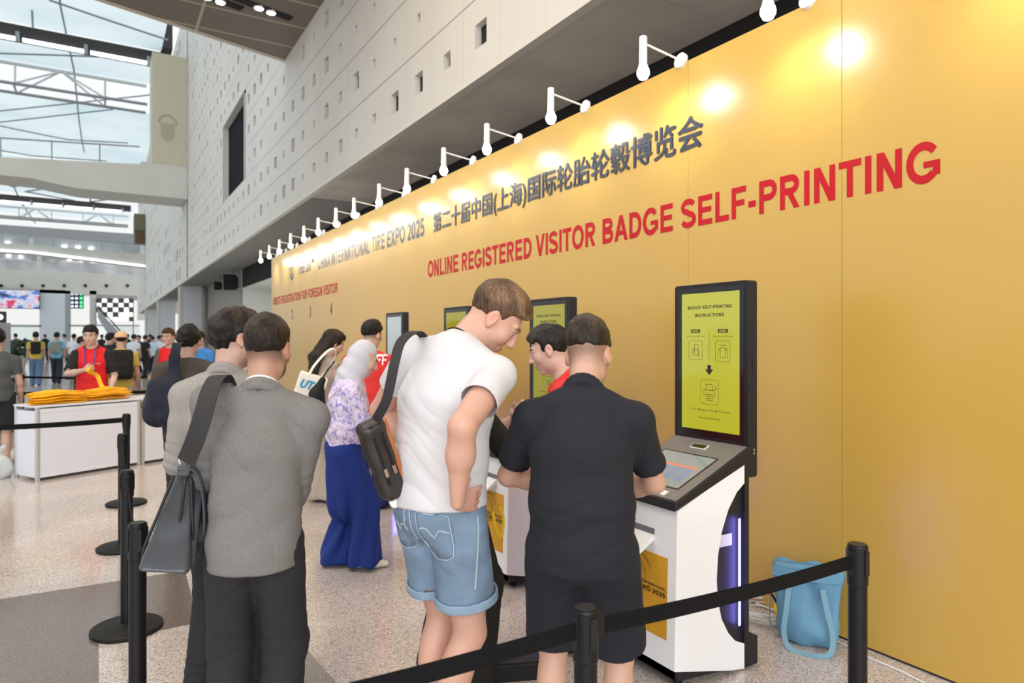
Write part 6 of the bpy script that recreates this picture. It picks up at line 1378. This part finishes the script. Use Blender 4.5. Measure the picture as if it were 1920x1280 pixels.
P = [atd(*q) for q in ((428, 722, 2.58), (418, 706, 2.46), (406, 709, 2.37), (394, 732, 2.29), (382, 775, 2.25), (366, 825, 2.25), (349, 866, 2.28))]; Nn = [FWD * .6 + UPV, UPV, UPV - FWD * .6, -FWD + UPV * .3, -FWD, -FWD, -FWD]
v, f_ = ribbon(P, Nn, .062, .004); o = mobj('strap', v, f_, STRAPD); o.parent = bag; o.matrix_parent_inverse = bag.matrix_world.inverted()
# ---- brown sling bag of the man in the white t-shirt
LBRN = mat('leather_brown', s2l(48, 42, 40), rough=.38, noise=(12, .15), bump=(300, .15, .001)); LTAN = mat('leather_tan', s2l(176, 104, 58), rough=.55)
tb_ = world_bvh(child(tW, 't_shirt')); sb = empty('sling_bag'); tag(sb, 'dark brown leather sling bag on the back of the man in the white t-shirt', 'bag')
ax = atd(750, 925, 2.47) - atd(700, 783, 2.42); zz = -nrm3(ax); xr = nrm3(RGT * .78 + FWD * .55); R_ = frame(zz, xr); xr = R_[:, 2]; yv = np.cross(zz, xr)
put(sb, atd(716, 862, 2.43), np.stack([xr, yv, zz], 1)); hl = np.linalg.norm(ax) / 2
V = Vol(); V.box((0, 0, 0), (.046, .042, hl), .028, taper=-.12); sdf_obj('pouch', V, .0042, LBRN, sb, disp=lambda P, n: .003 * wav(P, 30, 3))
V = Vol(); V.box((.044, .004, 0), (.010, .040, hl * .97), .010, taper=-.12); sdf_obj('lining', V, .004, LTAN, sb)
nb = np.array([0, -1., 0])
for x in (-.018, .016):
    s_ = -1 if True else 1
    yb = -.0465 if (np.array(sb.matrix_world.to_3x3()) @ nb) @ FWD < 0 else .0465
    v, f_ = ribbon([(x, yb, hl * .93), (x * 1.05, yb, 0), (x * 1.1, yb, -hl * .55 if x < 0 else -hl * .2)], [(0, np.sign(yb), 0)] * 3, .010, .002); mobj('zip', v, f_, RUBB, sb)
    MB().box((x - .006, yb - .003, -hl * .35), (x + .006, yb + .003, -hl * .35 + .03)).build('zip_puller', CHROME, sb, bevel=.001)
P = [atd(*q) for q in ((800, 640, 2.62), (784, 623, 2.54), (766, 628, 2.45), (750, 645, 2.38), (740, 680, 2.33), (733, 715, 2.33), (724, 752, 2.35), (706, 786, 2.40))]; Nn = [FWD * .6 + UPV, UPV, UPV - FWD * .6, -FWD + UPV * .4, -FWD, -FWD, -FWD, -FWD]
v, f_ = ribbon(P, Nn, .034, .004); o = mobj('strap', v, f_, STRAPD); o.parent = sb; o.matrix_parent_inverse = sb.matrix_world.inverted()
# small round white tag dangling below it
V = Vol(); V.ell((0, 0, 0), (.026, .012, .030)); o = sdf_obj('bag_charm', V, .003, PAPER, sb); o.parent = None; o.location = atd(742, 937, 2.46); o.parent = sb; o.matrix_parent_inverse = sb.matrix_world.inverted()
# ---- navy shoulder bag of the dark jacket
NAVYB = cloth('navy_bag', s2l(26, 30, 46)); db = empty('shoulder_bag'); tag(db, 'soft navy shoulder bag on the left side of the man in the dark jacket', 'bag')
put(db, atd(312, 738, 5.40), np.stack([nrm3(RGT + FWD * .25), nrm3(FWD - RGT * .25), UPV], 1))
V = Vol(); V.box((0, 0, -.06), (.145, .075, .175), .06, taper=.10); V.ell((.0, 0, -.13), (.155, .09, .12), k=.05); V.ecap((.05, 0, .05), (.07, .0, .30), (.06, .03), (.035, .012), (1, 0, 0), k=.08); sdf_obj('pouch', V, .007, NAVYB, db, disp=lambda P, n: .010 * wav(P, 14, 3) + .006 * np.sin(P[:, 0] * 50 + 3 * wav(P, 7, 1)))
v, f_ = ribbon([(.065, -.02, .26), (.075, -.03, .34), (.080, .0, .395), (.08, .12, .40)], [(0, -1, 0), (0, -1, .2), (0, -.5, 1), (0, 0, 1)], .07, .006); mobj('strap', v, f_, NAVYB, db)
# ---- cotton tote of the long-haired woman
COT = cloth('cotton', s2l(236, 230, 216)); cy = mat('print_cyan', s2l(40, 150, 196), rough=.6); ct = empty('cotton_tote'); tag(ct, 'cream cotton tote with blue UT print on the shoulder of the long-haired woman', 'bag')
put(ct, atd(582, 728, 6.42), frame(nrm3(RGT * .95 - UPV * .32 + FWD * .25), UPV + RGT * .25))
V = Vol(); V.box((0, 0, -.06), (.135, .035, .20), .02); sdf_obj('pouch', V, .006, COT, ct, disp=lambda P, n: .006 * wav(P, 16, 3))
for y in (-.02, .025): v, f_ = ribbon([(-.05, y, .13), (-.03, y, .22), (.03, y + .02, .36), (.085, y + .06, .415), (.12, y + .10, .36), (.10, y + .04, .22), (.06, y, .13)], [(-.6, -.5, .2), (-.8, -.5, .3), (-.7, -.5, .7), (0, 0, 1), (1, 0, 0), (1, -.3, 0), (1, -.5, 0)], .035, .004); mobj('handle', v, f_, COT, ct)
l = text_mesh('UT', 'print', cy, ct, width=.13, height=.085, bold=.06, shear=.25); place_face(l, (-.10, -.0425, -.01), (1, 0, 0), (0, 0, 1))
# ---- black handbag of the woman in the headscarf
hb = empty('handbag'); tag(hb, 'small black handbag behind the woman in the white headscarf', 'bag'); put(hb, atd(594, 765, 4.95), np.stack([RGT, FWD, UPV], 1))
V = Vol(); V.box((0, 0, 0), (.045, .11, .13), .03, taper=.25); V.ecap((0, 0, .1), (.03, .05, .20), (.03, .05), (.015, .03), (1, 0, 0), k=.06); sdf_obj('pouch', V, .006, BLKC, hb, disp=lambda P, n: .006 * wav(P, 24, 3)); MB().tube(smooth_pts([(.02, .03, .19), (.06, .03, .26), (.12, .04, .34)], 5), .006, 8).build('strap', RUBB, hb)
# ---- lanyard in the hand of the staff person
bpy.context.view_layer.update(); hw = np.array(tV.matrix_world @ Vector(FV.wr['R'] + FV.hd['R']['f'] * .08))
P = [hw + UPV * .02, hw - UPV * .03 + np.array([-.02, -.06, 0]), atd(182, 704, 9.12), atd(190, 722, 9.08), atd(201, 738, 9.05), atd(216, 746, 9.05)]
v, f_ = ribbon(P, [-FWD + UPV * .2] * len(P), .055, .003); o = mobj('lanyard', v, f_, LAN); tag(o, 'yellow lanyard band held up in the hand of the young red-vested staff person', 'lanyard')
# ================================================================== passers-by further off
def backpack(t, F, m, label, h=.012, w=.15, hh=.22, dp=.085):
    b = empty('backpack'); b.parent = None; M = t.matrix_world; c = F.P2 - F.f2 * (.135 + dp * .75) * F.f - F.u3 * .03
    b.matrix_world = M @ Matrix.Translation(Vector(c)); tag(b, label, 'backpack')
    V = Vol(); V.box((0, 0, 0), (w, dp, hh), .05); V.box((0, -dp * .8, -hh * .35), (w * .75, dp * .5, hh * .45), .03, k=.02); sdf_obj('pack', V, h, m, b)
    for sg in (-1, 1):
        v, f_ = ribbon([np.array(p) - c for p in (F.P3 + F.r2 * sg * .09 - F.f2 * .14, F.sh['R' if sg > 0 else 'L'] - F.r2 * sg * .055 + F.u3 * .085, F.P3 + F.r2 * sg * .10 + F.f2 * .14, F.P1 + F.r2 * sg * .15 + F.f2 * .09, F.P1 + F.r2 * sg * .14 - F.f2 * .14)], [-F.f2, F.u3, F.f2, F.f2 + F.r2 * sg, F.r2 * sg], .05, .006, 4); mobj('strap', v, f_, m, b)
    return b
def walker(u, d, rz, H, top, bottom, label, h=.014, stride=.16, hair=BLKH, cap=None, shorts=False, head=(0, 6, 0), sleeve=.6, skin=(.52, .33, .25), long=False, w=.98):
    t = stand(label, u, d, rz); F = Fig(H=H, w=w, lean=2, head=head, neck=10, feet=((-.09, stride, 6), (.09, -stride, -6)), L=dict(w=(-.24, .06, .82 * H / 1.75)), R=dict(w=(.24, .10, .84 * H / 1.75)))
    sdf_obj('body', F.body(hands=h < .016), h, SKIN, t, colour=F.skin_colour(skin, hair))
    if cap is not None:
        V = Vol(); q = F.hs; V.ell(F.hp(0, -.015, .045), np.array((.092, .112, .095)) * q, F.HR); V.ell(F.hp(0, .11, .055), np.array((.07, .085, .012)) * q, F.HR, k=.015); V.plane(F.hp(0, 0, .025), -F.HR[:, 2]); sdf_obj('cap', V, h * .8, cap, t)
        F.hair_obj(t, h, hair, thick=.006, top=0, nape=-.05)
    else: F.hair_obj(t, h, hair, thick=.018, top=.014)
    tee_top(F, t, h, top, sl=sleeve, seed=int(u) % 97, long=long)
    trousers(F, t, h, bottom, .104, .100 if shorts else .088, .08, to=.45 if shorts else 1., name='shorts' if shorts else 'trousers'); shoes(F, t, h, LEATH if not shorts else RUBB)
    bpy.context.view_layer.update(); return t, F
JEAN = cloth('jeans_blue', s2l(92, 124, 160)); JEAND = cloth('jeans_dark', s2l(38, 48, 66)); YELT = cloth('tee_yellow', s2l(206, 180, 84)); SKYT = cloth('tee_sky', s2l(120, 180, 212)); KHA = cloth('khaki', s2l(196, 182, 150)); GRYT = cloth('tee_grey', s2l(74, 78, 82)); NVY = cloth('navy_dark', s2l(30, 36, 52)); WHS = cloth('shirt_white', s2l(216, 224, 234)); GRYP = cloth('pack_grey', s2l(140, 146, 140)); CAPB = cloth('cap_beige', s2l(226, 190, 150)); SKB = cloth('shirt_blue', s2l(60, 130, 200)); LTB = cloth('shirt_pale_blue', s2l(190, 214, 230))
walker(-6, 8.3, 38, 1.715, GRYT, BLKC, 'person in a grey shirt and black shorts cut by the left edge of the photo', .009, shorts=True)
t, F = walker(67, 24, 34, 1.86, YELT, JEAN, 'person in a yellow t-shirt and blue jeans walking away down the hall'); backpack(t, F, BLKC, 'black backpack on the person in the yellow t-shirt')
t, F = walker(106, 25, 24, 1.86, SKYT, JEAND, 'person in a sky-blue t-shirt and dark jeans walking away down the hall'); backpack(t, F, GRYP, 'pale grey backpack on the person in the sky-blue t-shirt')
t, F = walker(227, 10.7, 30, 1.715, YELT, KHA, 'person in a beige cap and khaki trousers behind the white counter', .010, cap=CAPB, stride=.06); backpack(t, F, BLKC, 'large black backpack on the person in the beige cap', .010, .165, .23)
walker(149, 15.4, -60, 1.66, BLKC, BLKC, 'person in black partly hidden behind the left shoulder of the red-vested staff', .012)
walker(203, 15.8, -20, 1.74, NVY, NVY, 'person in dark navy between the staff person and the beige cap', .012)
walker(377, 11.5, 168, 1.735, SKB, NVY, 'person in a bright blue shirt facing the camera beside the dark jacket', .010, head=(0, 12, 0))
far = [(138, 30, 20, 1.84, WHS, NVY, 'person in white far off, left of the red-vested staff'), (250, 27, 10, 1.80, WHS, NVY, 'person in a white shirt far down the hall, right of the beige cap'), (271, 29, -10, 1.78, BLKC, BLKC, 'person all in black far down the hall, right of the white shirt'),
       (262, 33, 160, 1.8, NVY, NVY, 'dark-clad person between the white shirt and the black-clad one'), (286, 31, 30, 1.76, LTB, NVY, 'person in a pale blue shirt near the concrete columns, leftmost of two'), (297, 34, -30, 1.8, LTB, BLKC, 'person in a pale blue shirt near the concrete columns, rightmost of two'),
       (238, 44, 0, 1.95, BLKC, NVY, 'tiny dark figure beyond the beige cap'), (281, 46, 10, 1.95, NVY, BLKC, 'tiny dark figure below the far column'), (213, 42, 180, 1.95, BLKC, JEAND, 'tiny dark figure left of the beige cap'), (122, 44, 90, 1.95, WHS, JEAND, 'tiny figure in white beside the white pillar'), (190, 48, 0, 1.95, NVY, NVY, 'tiny dark figure right of the staff head'), (306, 30, 190, 1.78, WHS, BLKC, 'person in white left of the staff with glasses'), (30, 40, 60, 1.95, GRYT, NVY, 'tiny grey figure near the shrub on the left'), (85, 52, 60, 2.0, NVY, NVY, 'tiny dark figure between the yellow and blue t-shirts')]
for a in far: walker(*a, h=.020 if a[1] < 36 else .028)
# ---- odds and ends of the far hall
t = empty('crowd_barrier', atd(36, HOR, 21) * [1, 1, 0], math.radians(-60) - YAW); tag(t, 'grey steel crowd barrier with thin bars on the left of the hall', 'barrier')
MB().tube([(-1.1, 0, .02), (-1.1, 0, 1.08), (1.1, 0, 1.08), (1.1, 0, .02)], .02, 8).build('frame', STEEL, t); MB().rod((-1.1, 0, .2), (1.1, 0, .2), .015).build('lower_rail', STEEL, t)
for i in range(11): MB().rod((-.95 + .19 * i, 0, .2), (-.95 + .19 * i, 0, 1.08), .009, 6).build('bar', STEEL, t)
for x in (-1.1, 1.1): MB().box((x - .02, -.3, 0), (x + .02, .3, .03)).build('foot', STEEL, t)
t = empty('potted_shrub', atd(36, HOR, 38) * [1, 1, 0]); tag(t, 'dark green shrub in a pot far down the hall on the left', 'plant')
MB().lathe([(.25, 0), (.38, .6), (.36, .62)], n=20).build('pot', CONC, t); V = Vol(); rnd = random.Random(4)
for i in range(26): V.ell((rnd.uniform(-.6, .6), rnd.uniform(-.5, .5), rnd.uniform(.7, 1.5)), (.22, .22, .18), k=.04)
V.cap((0, 0, .5), (0, 0, 1), .06); sdf_obj('foliage', V, .03, mat('leaf_green', (.02, .05, .025), rough=.6), t, disp=lambda P, n: .04 * wav(P, 30, 3))
t = empty('info_pillar', atd(4, HOR, 30) * [1, 1, 0]); tag(t, 'grey pillar with a black sign box at the left edge of the photo', 'sign pillar')
MB().box((-.45, 0, 0), (.28, .3, 2.35)).build('pillar', mat('pillar_grey', (.30, .31, .32), rough=.6), t); MB().box((-.5, -.02, 2.36), (.13, .3, 2.85)).build('sign_box', BLKP, t); MB().lathe([(.001, 0), (.13, 0), (.13, .02), (.001, .02)], n=20).build('sign_disc', mat('sign_white', (.9, .9, .9)), t, loc=(-.08, -.03, 2.6)); o = t.children[-1]; o.rotation_euler = (math.pi / 2, 0, 0)
